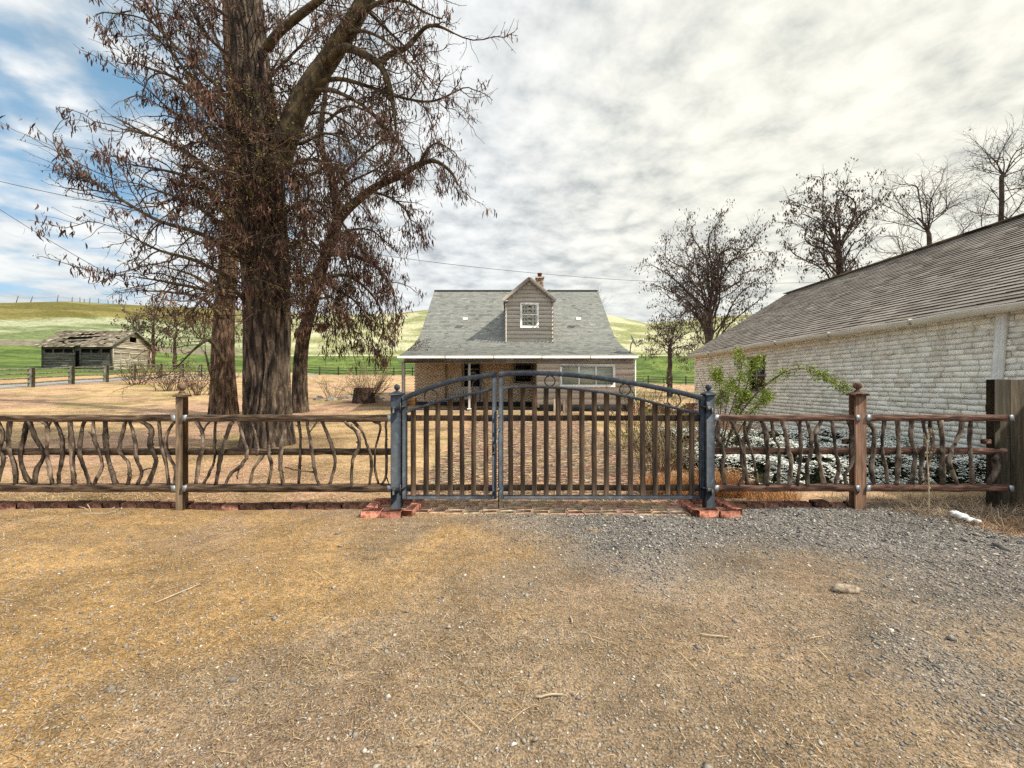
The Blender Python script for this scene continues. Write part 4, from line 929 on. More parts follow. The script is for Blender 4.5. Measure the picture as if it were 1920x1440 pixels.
def fence_post(parent, px0, px1, ytop, matn, finial):
    k = YF / F; w = (px1 - px0) * k; xc = Q((px0 + px1) / 2, 0)[0]; top = Q(0, ytop)[2]; dep = .09
    p = MB(); p.bbox((xc, YF, top / 2 - .03), (w, dep, top + .06), .006, a=R.random()); po = p.build('post', M[matn], parent)
    c = MB(); c.bbox((xc, YF, top + .012), (w + .045, dep + .045, .025), .006); h = w / 2 + .01; z = top + .024
    c.add([(xc - h, YF - h, z), (xc + h, YF - h, z), (xc + h, YF + h, z), (xc - h, YF + h, z), (xc - .02, YF - .02, z + .03), (xc + .02, YF - .02, z + .03), (xc + .02, YF + .02, z + .03), (xc - .02, YF + .02, z + .03)], [[0, 1, 5, 4], [1, 2, 6, 5], [2, 3, 7, 6], [3, 0, 4, 7], [4, 5, 6, 7]])
    co = c.build('post_cap', M[matn], parent)
    f = MB(); f.lathe((xc, YF, z + .028), [(.03, 0), (.032, .008), (.02, .018), (.017, .028)] + [(max(.001, .043 * math.sin(t)), .066 - .043 * math.cos(t)) for t in np.linspace(.4, math.pi, 12)], 16); f.build('finial', M[matn], co, True)
    return po
def rail(parent, xa, xb, y0, y1, dy, matn, d2=0.0):
    mb = MB(); mb.beam(Q(xa, (y0 + y1) / 2, dy), Q(xb, (y0 + y1) / 2 + d2, dy), .075, (y1 - y0) * YF / F, 18, .0022, R.random()); return mb.build('rail', M[matn], parent)

FL = thing('rustic_fence', (-4, YF, 0), 'weathered brown rail fence filled with crooked sticks, left of the gate', 'fence')
fence_post(FL, 334.5, 348, 744, 'postwood', True); fence_post(FL, -344, -330, 744, 'postwood', True)
for xa, xb in ((-330, 334), (349, 735)):
    rail(FL, xa, xb, 778, 790.5, 0, 'oldwood'); rail(FL, xa, xb, 842.5, 854, .055, 'oldwood'); rail(FL, xa, xb, 907.5, 922, 0, 'oldwood')
for px, s in ((331, 1), (352, -1), (732, 1)):
    for py in (783, 914): bracket(FL, px, py, s)
T = zoomf(0, 700, 4.8)
for st in [
    (1.2, [(-1450, 430), (-1480, 650), (-1430, 1000)]), (1.0, [(-1300, 430), (-1250, 650), (-1290, 1000)]), (1.3, [(-1120, 430), (-1150, 700), (-1100, 1000)]), (1.1, [(-950, 430), (-900, 620), (-960, 1000)]), (1.1, [(-780, 430), (-800, 700), (-740, 1000)]), (1.2, [(-600, 430), (-560, 650), (-610, 1000)]), (1.0, [(-420, 430), (-450, 700), (-400, 1000)]), (1.1, [(-230, 430), (-200, 600), (-240, 750), (-190, 1000)]), (1.0, [(-120, 430), (-140, 650), (-90, 820), (-110, 1000)]),
    (1.1, [(-5, 430), (50, 560), (10, 690), (42, 770), (-5, 1000)]), (1.25, [(100, 430), (90, 560), (95, 700), (148, 850), (155, 1000)]),
    (1.35, [(242, 430), (230, 560), (190, 720), (225, 880), (290, 1000)]), (1.25, [(280, 430), (340, 590), (405, 730), (340, 860), (322, 1000)]),
    (1.1, [(400, 430), (442, 490), (440, 700), (455, 850), (485, 1000)], [(475, 430), (442, 495)]), (1.2, [(508, 430), (565, 570), (575, 740), (545, 880), (530, 1000)]),
    (1.5, [(645, 430), (655, 600), (655, 800), (672, 1000)]), (1.15, [(768, 430), (735, 590), (735, 740), (780, 880), (812, 1000)]),
    (1.0, [(850, 430), (860, 580), (915, 720), (932, 830), (862, 1000)], [(875, 640), (850, 570), (815, 525)]), (1.45, [(950, 430), (960, 620), (990, 780), (1048, 1000)]),
    (1.05, [(1142, 430), (1100, 600), (1090, 700), (1168, 800), (1180, 900), (1162, 1000)]), (1.15, [(1178, 430), (1228, 600), (1240, 760), (1285, 880), (1250, 1000)], [(1280, 875), (1340, 855), (1395, 852)]),
    (1.5, [(1285, 430), (1372, 500), (1360, 650), (1420, 790), (1345, 1000)]), (1.15, [(1440, 430), (1460, 620), (1500, 800), (1528, 1000)]), (1.1, [(1575, 430), (1500, 570), (1510, 720), (1580, 850), (1582, 1000)])]:
    stick(FL, T, st[1:], st[0])
T = zoomf(320, 700, 4.174)
for st in [
    (1.3, [(205, 375), (250, 450), (258, 570), (220, 700), (203, 870)], [(312, 375), (258, 455)]), (.9, [(350, 375), (345, 570), (335, 700), (252, 870)]), (1.35, [(492, 375), (430, 530), (395, 680), (358, 870)]),
    (1.2, [(542, 375), (570, 500), (605, 620), (560, 720), (480, 780), (425, 875)], [(550, 725), (535, 770), (525, 825)]), (.8, [(640, 385), (690, 560), (680, 640)]), (1.1, [(725, 640), (650, 750), (622, 875)]),
    (1.1, [(775, 560), (778, 640), (795, 730), (768, 875)]), (1.4, [(925, 378), (880, 520), (862, 720), (888, 875)]), (.95, [(1003, 375), (1015, 480), (1015, 640), (1000, 875)]),
    (1.1, [(1075, 375), (1088, 470), (1110, 600), (1135, 760), (1168, 875)], [(1150, 378), (1092, 460)], [(1130, 770), (1060, 762), (1000, 755), (900, 730)]), (1.3, [(1190, 375), (1230, 480), (1270, 590), (1288, 700), (1242, 875)]),
    (1.3, [(1370, 375), (1470, 470), (1480, 580), (1430, 680), (1422, 875)]), (1.05, [(1430, 375), (1500, 450), (1540, 570), (1577, 680), (1558, 875)]), (.8, [(1585, 375), (1645, 415), (1605, 600), (1605, 760), (1632, 870)]),
    (.95, [(1690, 375), (1690, 560), (1688, 790), (1655, 870)], [(1690, 790), (1715, 868)])]:
    stick(FL, T, st[1:], st[0])
FR = thing('rustic_fence', (4.6, YF, 0), 'reddish brown rail fence filled with crooked sticks, before the white flower bed', 'fence')
fence_post(FR, 1597, 1619, 742, 'redpost', True)
for xa, xb in ((1338, 1598), (1618, 1893)):
    rail(FR, xa, xb, 778, 789.5, 0, 'redwood'); rail(FR, xa, xb, 841, 853, .055, 'redwood'); rail(FR, xa, xb, 908, 920.5, 0, 'redwood')
for px, s in ((1340, -1), (1602, 1), (1622, -1), (1887, 1)):
    for py in (783, 914): bracket(FR, px, py, s)
for px_ in (1594, 1858): mb = MB(); mb.bbox(Q(px_, 829, .05), (.09, .05, .06), .008, a=.4); mb.build('rail_block', M['redwood'], FR)
T = zoomf(1280, 680, 6)
for st in [
    (1.5, [(405, 650), (378, 820), (440, 960), (460, 1050), (430, 1180), (475, 1375)]), (1.05, [(530, 650), (610, 830), (650, 990), (650, 1120), (685, 1240), (610, 1375)]), (1.2, [(775, 650), (705, 830), (690, 1000), (700, 1180), (722, 1375)]),
    (.95, [(690, 650), (690, 790), (750, 950), (800, 1150), (832, 1375)]), (1.5, [(880, 650), (925, 780), (945, 1000), (950, 1150), (933, 1375)]), (1.0, [(1000, 650), (1020, 830), (1070, 950), (1080, 1150), (1070, 1375)]),
    (1.5, [(1105, 650), (1150, 830), (1180, 1000), (1205, 1100), (1178, 1375)]), (1.15, [(1310, 650), (1308, 740), (1315, 950), (1300, 1150), (1272, 1375)], [(1258, 650), (1305, 745)]), (1.2, [(1385, 650), (1420, 830), (1425, 1020), (1388, 1160), (1395, 1375)]),
    (1.4, [(1560, 650), (1480, 810), (1510, 960), (1545, 1180), (1592, 1375)]), (1.1, [(1662, 650), (1690, 830), (1715, 1000), (1740, 1160), (1708, 1375)]), (1.2, [(1840, 650), (1895, 800), (1890, 960), (1890, 1110), (1810, 1260), (1842, 1375)])]:
    stick(FR, T, st[1:], st[0])
T = zoomf(1560, 680, 4.236)
for st in [
    (1.5, [(258, 458), (320, 530), (325, 680), (305, 820), (325, 962)]), (1.1, [(418, 458), (400, 600), (400, 720), (430, 850), (437, 962)]), (1.45, [(508, 458), (520, 680), (515, 830), (503, 962)]), (1.3, [(632, 458), (620, 580), (655, 720), (640, 860), (630, 962)]),
    (1.1, [(718, 458), (730, 620), (710, 750), (690, 860), (690, 962)]), (1.1, [(782, 458), (770, 500), (795, 600), (795, 700), (750, 830), (755, 962)]), (1.45, [(842, 458), (860, 620), (860, 780), (870, 962)]), (1.25, [(1035, 458), (980, 600), (940, 700), (925, 800), (988, 962)]), (1.15, [(1095, 458), (1085, 620), (1095, 780), (1110, 962)]),
    (1.8, [(1330, 720), (1290, 760), (1295, 850), (1238, 962)])]:
    stick(FR, T, st[1:], st[0])
# tall board fence at the right edge
BF = thing('board_fence', (6.6, YF + .1, 0), 'tall green-brown wooden board fence at the right edge of the photo', 'fence')
x = Q(1870, 0)[0]
for k in range(9):
    w = .075 if k == 0 else .19; mb = MB(); tz = Q(0, 712)[2] + R.normal(0, .006) * (k > 1)
    mb.bbox((x + w / 2, YF + .10 + (0 if k else -.03), tz / 2 - .02), (w - .004, .03 + (.06 if k == 0 else 0), tz + .05), .004, a=R.random()); mb.build('board', M['greenboard'], BF); x += w
    if x > GX - .1: break
mb = MB(); [mb.bbox(((Q(1870, 0)[0] + x) / 2 + .04, YF + .16, z), (x - Q(1870, 0)[0] - .1, .07, .09), .006) for z in (.35, 1.2)]; mb.build('rail', M['greenboard'], BF)

# ------------------------------------------------------------------ bricks
def brick(px, y, z, size, rz, matn, label, group, a=None):
    mb = MB(); mb.bbox((px, y, z), size, .007, rz, R.random() if a is None else a, .0022)
    return tag(mb.build('brick', M[matn]), label, 'brick', group)
def edging():
    x = -8.2; i = 0
    while x < -1.72:
        L = .205; far = -3.95 < x
        brick(x + L / 2, 4.66 + R.normal(0, .006), .012 + R.normal(0, .006) + (.012 if not far else -.004), (L - .008, .1, .09), R.normal(0, .02), 'oldbrick', 'dark red brick in the low edging row under the left fence', 'edging bricks left of the gate'); x += L
    x = 2.62; i = 0
    while x < 4.1:
        L = .205; y = 4.66 + .05 * math.sin((x - 2.6) * 2)
        brick(x + L / 2, y + R.normal(0, .008), .012 + R.normal(0, .008), (L - .012, .1, .09), R.normal(0, .04), 'oldbrick', 'dark red brick in the low edging row under the right fence', 'edging bricks right of the gate'); x += L
    cx = Q(744, 0)[0]
    for (dx, y, rz, l) in ((-.205, 4.36, .03, 0), (.03, 4.33, -.02, 0), (.215, 4.45, 1.5, 1), (-.27, 4.57, 1.62, 1), (.235, 4.67, 1.55, 1), (-.2, 4.76, .06, 0), (.02, 4.78, -.03, 0)):
        brick(cx + dx, y, .035, (.225, .108, .085), rz, 'brick', 'bright red brick in the square around the left gate post', 'bricks around the left gate post')
    for (dx, y) in ((-.09, 4.5), (.09, 4.47), (.1, 4.6), (-.12, 4.65), (.03, 4.69)):
        brick(cx + dx * 1.1, y, .0, (.17, .09, .06), R.normal(0, .1), 'paver', 'low brick set inside the square around the left gate post', 'inner bricks at the left gate post', .45)
    cx = Q(1328, 0)[0]
    for (dx, y, rz) in ((-.12, 4.39, .0), (.115, 4.38, .02), (-.235, 4.5, 1.58), (-.22, 4.72, 1.5), (.245, 4.53, 1.6), (.235, 4.74, 1.55), (0, 4.84, 0)):
        brick(cx + dx, y, .03, (.228, .105, .08), rz, 'brick', 'bright red brick in the square around the right gate post', 'bricks around the right gate post')
edging()

# ------------------------------------------------------------------ field fences
def ranch():
    Rn = thing('ranch_fence', (-31, 30, 1.5), 'grey wooden four-rail ranch fence along the lane by the shed', 'fence')
    ys = [24.8 + 2.25 * k for k in range(-1, 8)]
    for y in ys:
        x = -31 + R.normal(0, .04); z = z1(x, y); mb = MB(); mb.bbox((x, y, z + .58), (.24, .24, 1.42), .02, .1, R.random()); mb.build('post', M['ranch'], Rn)
    for k in range(4):
        mb = MB()
        for a, b in zip(ys[:-1], ys[1:]):
            p, q = np.array([-30.98, a, z1(-31, a) + .30 + .29 * k]), np.array([-30.98, b, z1(-31, b) + .30 + .29 * k]); mb.tube(np.linspace(p, q, 4) + R.normal(0, .008, (4, 3)), .045, 6)
        mb.build('rail', M['ranch'], Rn)
def field_fence(x0, x1, label, sp=3.0):
    Fn = thing('field_fence', ((x0 + x1) / 2, 62, z1((x0 + x1) / 2, 62)), label, 'fence')
    xs = np.arange(x0, x1 + .1, sp)
    for x in xs:
        z = z1(x, 62); mb = MB(); mb.bbox((x + R.normal(0, .05), 62, z + .6), (.16, .16, 1.5 + R.normal(0, .08)), .02); mb.build('post', M['darkfence'], Fn)
    for k in range(3):
        mb = MB(); pts = [(x, 61.95, z1(x, 62) + .35 + .4 * k + R.normal(0, .03)) for x in xs]; mb.tube(pts, .05, 5); mb.build('rail', M['darkfence'], Fn)
ranch()
field_fence(-34, -12, 'dark rail fence along the green field between the tree trunks and the house')
field_fence(16, 34, 'dark rail fence along the green field between the house and the white garage')
def hill_fence():
    Hf = thing('hilltop_fence', (-200, 220, 60), 'thin line of leaning fence posts along the left hilltop skyline', 'fence')
    pts = []
    for px, lean in ((30, .35), (57, .4), (107, .2), (135, .1), (150, 0), (158, 0), (168, .1), (185, 0), (203, -.1), (212, 0), (222, .1), (236, 0)):
        az = math.atan2(px - 960, F); r = RC - 1; x, y = r * math.sin(az), r * math.cos(az); z = z1(x, y); h = 2.2 * R.uniform(.8, 1.3) * (1.3 if px < 110 else 1)
        mb = MB(); mb.tube([(x, y, z - .4), (x + lean * h, y, z + h)], .16, 5); mb.build('post', M['ranch'], Hf); pts.append((x + lean * h * .7, y, z + h * .7))
    mb = MB(); mb.tube(pts, .03, 4); mb.build('wire', M['wire'], Hf)
hill_fence()
def stones_row():
    for k in range(34):
        px = R.uniform(592, 778); Y = 21.5 + R.normal(0, .5); x = (px - 960) * Y / F; z = z1(x, Y); s = R.uniform(.09, .2)
        u = np.linspace(0, 2 * np.pi, 9)[:-1]; mb = MB(); v = []
        for kk, (rr, zz) in enumerate(((.8, -.3), (1, .1), (.8, .5), (.3, .75))):
            for t in u: v.append((x + math.cos(t) * s * rr * R.uniform(.8, 1.5), Y + math.sin(t) * s * rr * R.uniform(.8, 1.1), z + s * zz * R.uniform(.8, 1.2)))
        q = [[i * 8 + j, i * 8 + (j + 1) % 8, (i + 1) * 8 + (j + 1) % 8, (i + 1) * 8 + j] for i in range(3) for j in range(8)] + [[24, 25, 26, 27], [24, 27, 28, 31], [28, 29, 30, 31]]
        mb.add(v, q, a=R.random()); tag(mb.build('field_stone', M['rock']), 'grey field stone in the low row left of the house porch', 'stone', 'stones in the row beside the house')
stones_row()
def brick_wall_low():
    mb = MB(); x0, x1, Y = 4.9, 7.6, 16.2
    for r in range(6):
        x = x0 + (r % 2) * .12
        while x < x1:
            if R.random() > .08 * r: mb.bbox((x + .11, Y + R.normal(0, .012), .26 + r * .08), (.22, .12, .073), .006, R.normal(0, .03), R.random())
            x += .232
    tag(mb.build('garden_wall', M['brick']), 'low loose red brick garden wall right of the house', 'wall')
brick_wall_low()

# ------------------------------------------------------------------ wires and pole
def wires():
    p = [P(-120, 308, 24), P(0, 340, 25), P(150, 373, 26.5), P(420, 428, 29.5), P(720, 479, 33.5), P(960, 508, 36.5), P(1190, 526, 40), P(1400, 531, 43), P(1562, 529, 46)]
    mb = MB(); mb.tube(crom(p, 8), .02, 5, False); tag(mb.build('power_line', M['wire'], None, True), 'long thin power line sagging across the sky above the house ridge', 'power line')
    p = [P(-100, 330, 20), P(0, 393, 19.3), P(90, 449, 18.6), P(180, 501, 17.9), P(240, 532, 17.5), P(420, 605, 16.4)]
    mb = MB(); mb.tube(crom(p, 8), .014, 5, False); tag(mb.build('power_line', M['wire'], None, True), 'thin wire slanting down from the left edge above the shed to the trees', 'power line')
    b = P(1564, 690, 46); b[2] = z1(b[0], 46); mb = MB(); mb.tube([b - (0, 0, .3), P(1564, 440, 46)], [.19, .15], 10); tag(mb.build('utility_pole', M['pole'], None, True), 'pale utility pole behind the garage roof beside a podded tree', 'pole')
wires()
# ------------------------------------------------------------------ trees
class Tree:
    def __init__(s, seed): s.r = np.random.default_rng(seed); s.limb = MB(); s.twig = MB(); s.tips = []
    def wander(s, p, d, L, n, wob, grav):
        pts = [np.array(p, float)]; d = unit(d)
        for _ in range(n):
            d = unit(d + s.r.normal(0, wob, 3) + np.array([0, 0, grav])); pts.append(pts[-1] + d * (L / n))
        return np.array(pts)
    def children(s, pts, r, lv, cfg, t0=.15):
        c = cfg[lv]; seg = np.linalg.norm(np.diff(pts, axis=0), axis=1); S = np.r_[0, np.cumsum(seg)]; L = S[-1]
        pos = t0 * L + s.r.uniform(0, c['sp'])
        while pos < L:
            t = pos / L; p = np.array([np.interp(pos, S, pts[:, k]) for k in range(3)]); rr = np.interp(pos, S, r)
            i = min(len(seg) - 1, np.searchsorted(S, pos) - 1); tan = unit(pts[i + 1] - pts[i])
            side = unit(np.cross(tan, s.r.normal(0, 1, 3))); ang = s.r.uniform(*c['ang']); d = tan * math.cos(ang) + side * math.sin(ang) + np.array([0, 0, c.get('up', 0)])
            ln = s.r.uniform(*c['len']) * (1 - c.get('tap', .35) * t)
            s.branch(p, d, ln, min(rr * .7, c['r']), lv, cfg); pos += c['sp'] * s.r.uniform(.6, 1.4)
        if lv == len(cfg) - 1 or c.get('end', True):
            s.branch(pts[-1], pts[-1] - pts[-2], s.r.uniform(*c['len']) * .8, min(r[-1], c['r']), lv, cfg)
    def branch(s, p, d, L, r, lv, cfg):
        c = cfg[lv]; n = c.get('n', 4); pts = s.wander(p, d, L, n, c.get('wob', .18), c.get('grav', 0)); rad_ = np.linspace(r, r * (.35 if r > .02 else .55), n + 1)
        (s.limb if r > .03 else s.twig).tube(pts, rad_, 6 if r > .03 else (4 if r > .012 else 3), False, a=s.r.random())
        if lv < len(cfg) - 1: s.children(pts, rad_, lv + 1, cfg)
        else: s.tips.append(pts)
    def limbpath(s, px, r0, r1, n=8, k=4):
        pts = crom([P(*q) for q in px], k); r = np.linspace(r0, r1, len(pts)); s.limb.tube(pts, r, n, True, a=s.r.random()); return pts, r
def pods(mb, p, L, w, a, rg, hang=1.0):
    n = len(p); d = np.stack([rg.normal(0, .28, n), rg.normal(0, .28, n), -np.ones(n) * hang], -1); d /= np.linalg.norm(d, axis=1)[:, None]
    th = rg.uniform(0, 6.28, n); s = np.stack([np.cos(th), np.sin(th), 0 * th], -1); b = np.cross(d, s) * 1.0
    cv = rg.uniform(-.35, .35, n); wv = s * w[:, None]
    rows = []
    for t, k in ((0, .35), (.33, 1), (.7, .9), (1, .2)):
        c = p + d * (L * t)[:, None] + b * (L * cv * (t * t))[:, None] + s * (L * cv * .4 * math.sin(t * 4))[:, None]; rows += [c - wv * k, c + wv * k]
    V = np.stack(rows, 1).reshape(-1, 3); i = np.arange(n)[:, None] * 8
    mb.add(V, np.concatenate([i + np.array([[0, 1, 3, 2]]), i + np.array([[2, 3, 5, 4]]), i + np.array([[4, 5, 7, 6]])]), a=np.repeat(a, 8))
def leaves(mb, p, size, a, rg):
    n = len(p); u = rg.normal(0, 1, (n, 3)); u /= np.linalg.norm(u, axis=1)[:, None]; v = np.cross(u, rg.normal(0, 1, (n, 3))); v /= np.linalg.norm(v, axis=1)[:, None]
    u = u * size[:, None]; v = v * (size * .55)[:, None]
    V = np.stack([p - u, p + v * .9 - u * .1, p + u, p - v * .9 - u * .1], 1).reshape(-1, 3); mb.add(V, np.arange(n * 4).reshape(-1, 4), a=np.repeat(a, 4))
def tip_points(tips, per, rg, jit=.03):
    out = []
    for t in tips:
        k = rg.poisson(per)
        if k:
            f = rg.random(k) * (len(t) - 1); i = np.minimum(f.astype(int), len(t) - 2); fr = (f - i)[:, None]; out.append(t[i] * (1 - fr) + t[i + 1] * fr)
    return np.vstack(out) + rg.normal(0, jit, (sum(map(len, out)), 3)) if out else np.zeros((0, 3))
def clump_pods(mb, tips, prob, k, L, w, rg, tmean=.4, spread=.06):
    ps = []
    for t in tips:
        if rg.random() < prob:
            for _ in range(1 + (rg.random() < .4)):
                c = t[rg.integers(1, len(t))]; m = rg.integers(*k); ps.append(c + rg.normal(0, spread, (m, 3)))
    if not ps: return
    p = np.vstack(ps); n = len(p); tv = np.clip(np.repeat(rg.normal(tmean, .14, len(ps)), [len(q) for q in ps]) + rg.normal(0, .15, n), 0, 1)
    pods(mb, p, rg.uniform(*L, n), rg.uniform(*w, n), tv, rg)
def furrowed(mb, path, radii, n=72, m=110, k=13, amp=.13, seed=1, twist=.25, flare=None):
    rg = np.random.default_rng(seed); c = crom(path, 10); S = np.r_[0, np.cumsum(np.linalg.norm(np.diff(c, axis=0), axis=1))]
    s = np.linspace(0, S[-1], m); pts = np.stack([np.interp(s, S, c[:, q]) for q in range(3)], -1); S0 = np.linspace(0, S[-1], len(radii)); 
    Sp = np.r_[0, np.cumsum(np.linalg.norm(np.diff(np.asarray(path), axis=0), axis=1))]; r = np.interp(s / s[-1], Sp / Sp[-1], radii)
    th = np.arange(n) * 2 * np.pi / n; TH, SS = np.meshgrid(th, s); o = seed * 13.7
    tw = TH + twist * SS * .2 + (fbm(SS * .7 + o, TH * 0 + o, 3) - .5) * .8
    per = lambda f, z, oc: fbm(np.cos(tw) * f + o + 20, np.sin(tw) * f + z + o + 20, oc)
    warp = (per(1.2, SS * 1.3, 3) - .5) * 2.4
    ridge = np.abs(np.sin((tw * k + warp * 5.0) * .5)) ** .62
    ridge2 = np.abs(np.sin(tw * k * 1.27 + warp * 5 + SS * 1.1))
    lob = per(.8, SS * .25, 2) - .5
    rr = r[:, None] * (1 + lob * .22 + amp * (ridge - .6) + amp * .45 * (ridge2 - .6) + .05 * (per(5, SS * 3, 3) - .5))
    if flare: rr = rr * (1 + flare * np.exp(-SS / .35) * (.6 + .6 * np.sin(tw * 5 + 1) ** 2))
    tan = np.gradient(pts, axis=0); tan /= np.linalg.norm(tan, axis=1)[:, None]; u = np.cross(tan, (0, 1, 0)); u /= np.linalg.norm(u, axis=1)[:, None]; w = np.cross(tan, u)
    V = pts[:, None] + rr[..., None] * (np.cos(TH)[..., None] * u[:, None] + np.sin(TH)[..., None] * w[:, None])
    i, j = np.meshgrid(np.arange(m - 1), np.arange(n), indexing='ij'); j2 = (j + 1) % n
    tint = np.clip(.12 + .75 * ridge * (.5 + .5 * ridge2), 0, 1)  # crease shade put into the tint: furrows darker, ridges lighter
    mb.add(V.reshape(-1, 3), np.stack([i * n + j, i * n + j2, (i + 1) * n + j2, (i + 1) * n + j], -1).reshape(-1, 4), a=tint.ravel())
    return pts, r
def sprouts(T, pts, r, n, zr, cfg, outward=1.0, side=None):
    for _ in range(n):
        z = T.r.uniform(*zr); p = np.array([np.interp(z, pts[:, 2], pts[:, k]) for k in range(3)]); rr = np.interp(z, pts[:, 2], r)
        th = T.r.uniform(0, 2 * np.pi) if side is None else T.r.normal(*side); d = np.array([math.cos(th), math.sin(th), T.r.uniform(-.2, .7)]); c = cfg[0]
        T.branch(p + d * rr * np.array([.95, .95, 0]), d, T.r.uniform(*c['len']), c['r'], 0, cfg)

CFG = [dict(sp=.15, ang=(.5, 1.15), len=(.7, 1.9), r=.017, n=6, wob=.22, grav=-.02, tap=.6), dict(sp=.12, ang=(.5, 1.2), len=(.22, .65), r=.0065, n=3, wob=.25, grav=-.05)]
SPR = [dict(sp=.2, ang=(.4, 1.2), len=(.5, 1.5), r=.012, n=6, wob=.25, grav=-.05), dict(sp=.13, ang=(.5, 1.2), len=(.2, .5), r=.0055, n=3, wob=.3, grav=-.07)]
SHOOT = [dict(sp=.5, ang=(.3, .7), len=(.5, 1.2), r=.009, n=6, wob=.12, grav=.05), dict(sp=.2, ang=(.4, 1.0), len=(.1, .3), r=.004, n=3, wob=.2, grav=.02)]
def finish(T, root, podmat, prob, k, L, w, budn, budsize, budmat='bud', limbmat='limb', twigmat='twig', tmean=.4, seed_pods='seed_pods', spread=.06):
    rg = T.r
    if T.limb.n: T.limb.build('limbs', M[limbmat], root, True)
    if T.twig.n: T.twig.build('twigs', M[twigmat], root)
    if prob > 0:
        mb = MB(); clump_pods(mb, T.tips, prob, k, L, w, rg, tmean, spread)
        if mb.n: mb.build(seed_pods, M[podmat], root)  # this mesh holds only the hanging seed pods
    if budn > 0:
        mb = MB(); p = tip_points(T.tips, budn, rg)
        if len(p): leaves(mb, p, rg.uniform(*budsize, len(p)), rg.random(len(p)), rg); mb.build('young_leaves', M[budmat], root)
def main_tree():
    b = P(500, 838, 9.1); root = thing('locust_tree', (b[0], b[1], z1(b[0], b[1])), 'huge old furrowed tree with the thickest trunk, hung with dark seed pods', 'tree')
    Y = 9.1; path = [P(503, 850, Y), P(503, 780, Y), P(502, 680, Y), P(502, 600, Y), P(499, 500, Y), P(491, 400, Y), P(484, 300, Y), P(478, 200, Y), P(468, 100, Y), P(457, 0, Y), P(448, -120, Y), P(436, -300, Y)]
    rad_ = [.55, .475, .465, .465, .475, .48, .45, .39, .355, .36, .31, .22]
    tb = MB(); pts, r = furrowed(tb, path, rad_, 168, 300, 24, .14, 1, .25, .08); tb.build('trunk', M['bark'], root, True)
    T = Tree(11); y = Y; rg_ = np.random.default_rng(77)
    L = []
    L.append((T.limbpath([(510, 330, 9.0), (540, 250, 9.0), (560, 200, 9), (590, 148, 9), (612, 118, 9), (640, 75, 8.9), (665, 35, 8.8), (700, -30, 8.7), (740, -130, 8.6)], .27, .15, 12), 1))
    L.append((T.limbpath([(605, 128, 9.0), (640, 92, 8.7), (670, 96, 8.5), (711, 122, 8.4), (730, 160, 8.3), (738, 205, 8.3), (742, 240, 8.2)], .11, .03), 1))
    L.append((T.limbpath([(711, 122, 8.4), (728, 104, 8.4), (758, 92, 8.3), (778, 72, 8.2), (800, 50, 8.1), (824, 50, 8.0), (850, 62, 8.0)], .07, .018), .25))
    L.append((T.limbpath([(580, 158, 9.0), (635, 148, 8.9), (690, 162, 8.8), (750, 182, 8.7), (810, 190, 8.6), (868, 165, 8.5)], .055, .015), 1))
    L.append((T.limbpath([(575, 170, 9.0), (630, 172, 8.8), (690, 205, 8.6), (730, 250, 8.5), (770, 290, 8.4)], .05, .015), 1))
    L.append((T.limbpath([(500, 92, 9.0), (520, 64, 8.8), (560, 30, 8.6), (610, -10, 8.4), (660, -70, 8.2)], .10, .06), 1))
    L.append((T.limbpath([(660, 40, 8.8), (700, 10, 8.6), (750, 0, 8.4), (800, 25, 8.3)], .06, .02), 1))
    L.append((T.limbpath([(690, -20, 8.7), (740, -30, 8.5), (800, -20, 8.4)], .06, .02), 1))
    for px in ([(440, 190, 9.0), (395, 150, 8.8), (335, 92, 8.6), (280, 35, 8.4), (240, -20, 8.2)], [(445, 215, 9.1), (400, 185, 9.2), (330, 110, 9.2), (300, 40, 9.3), (290, -30, 9.3)],
               [(440, 260, 9.0), (390, 200, 8.7), (335, 150, 8.5), (285, 130, 8.4), (250, 115, 8.3)], [(440, 300, 9), (380, 250, 8.8), (330, 215, 8.6), (290, 180, 8.4)],
               [(440, 370, 8.9), (370, 300, 8.6), (310, 265, 8.4), (265, 250, 8.2), (230, 242, 8.1)], [(440, 420, 8.8), (380, 345, 8.4), (310, 320, 8.2), (250, 310, 8.0)],
               [(445, 480, 8.8), (380, 440, 8.5), (300, 415, 8.2), (245, 385, 8.0), (190, 350, 7.9), (145, 320, 7.8)], [(445, 450, 8.8), (390, 400, 8.4), (330, 370, 8.2), (260, 345, 8.0)],
               [(445, 530, 8.8), (370, 490, 8.5), (300, 470, 8.3), (240, 440, 8.1)], [(445, 560, 8.8), (390, 545, 8.6), (320, 530, 8.4), (260, 520, 8.2)],
               [(470, 60, 9.3), (410, 20, 9.6), (350, -30, 9.9)], [(460, 120, 9.4), (400, 80, 9.8), (360, 20, 10)]):
        L.append((T.limbpath(px, .055, .012), 1))
    for (p, r_), dens in L:
        T.children(p, r_, 0, [dict(CFG[0], sp=.15 / dens), CFG[1]], .22)
    for px in ([(190, 350, 7.9), (165, 330, 7.9), (135, 300, 7.9), (112, 255, 7.9)], [(175, 345, 7.9), (140, 318, 7.8), (118, 290, 7.8), (104, 258, 7.8)], [(172, 338, 7.9), (165, 318, 7.9), (158, 298, 7.9)], [(165, 338, 7.8), (130, 330, 7.8), (108, 325, 7.8)], [(250, 120, 8.3), (225, 118, 8.3), (206, 106, 8.2)], [(245, 20, 8.2), (215, 30, 8.1), (195, 75, 8.1)]):
        p, r_ = T.limbpath(px, .014, .005, 5); T.children(p, r_, 0, [dict(sp=.06, ang=(.5, 1.1), len=(.03, .1), r=.003, n=2, wob=.2)], .1)
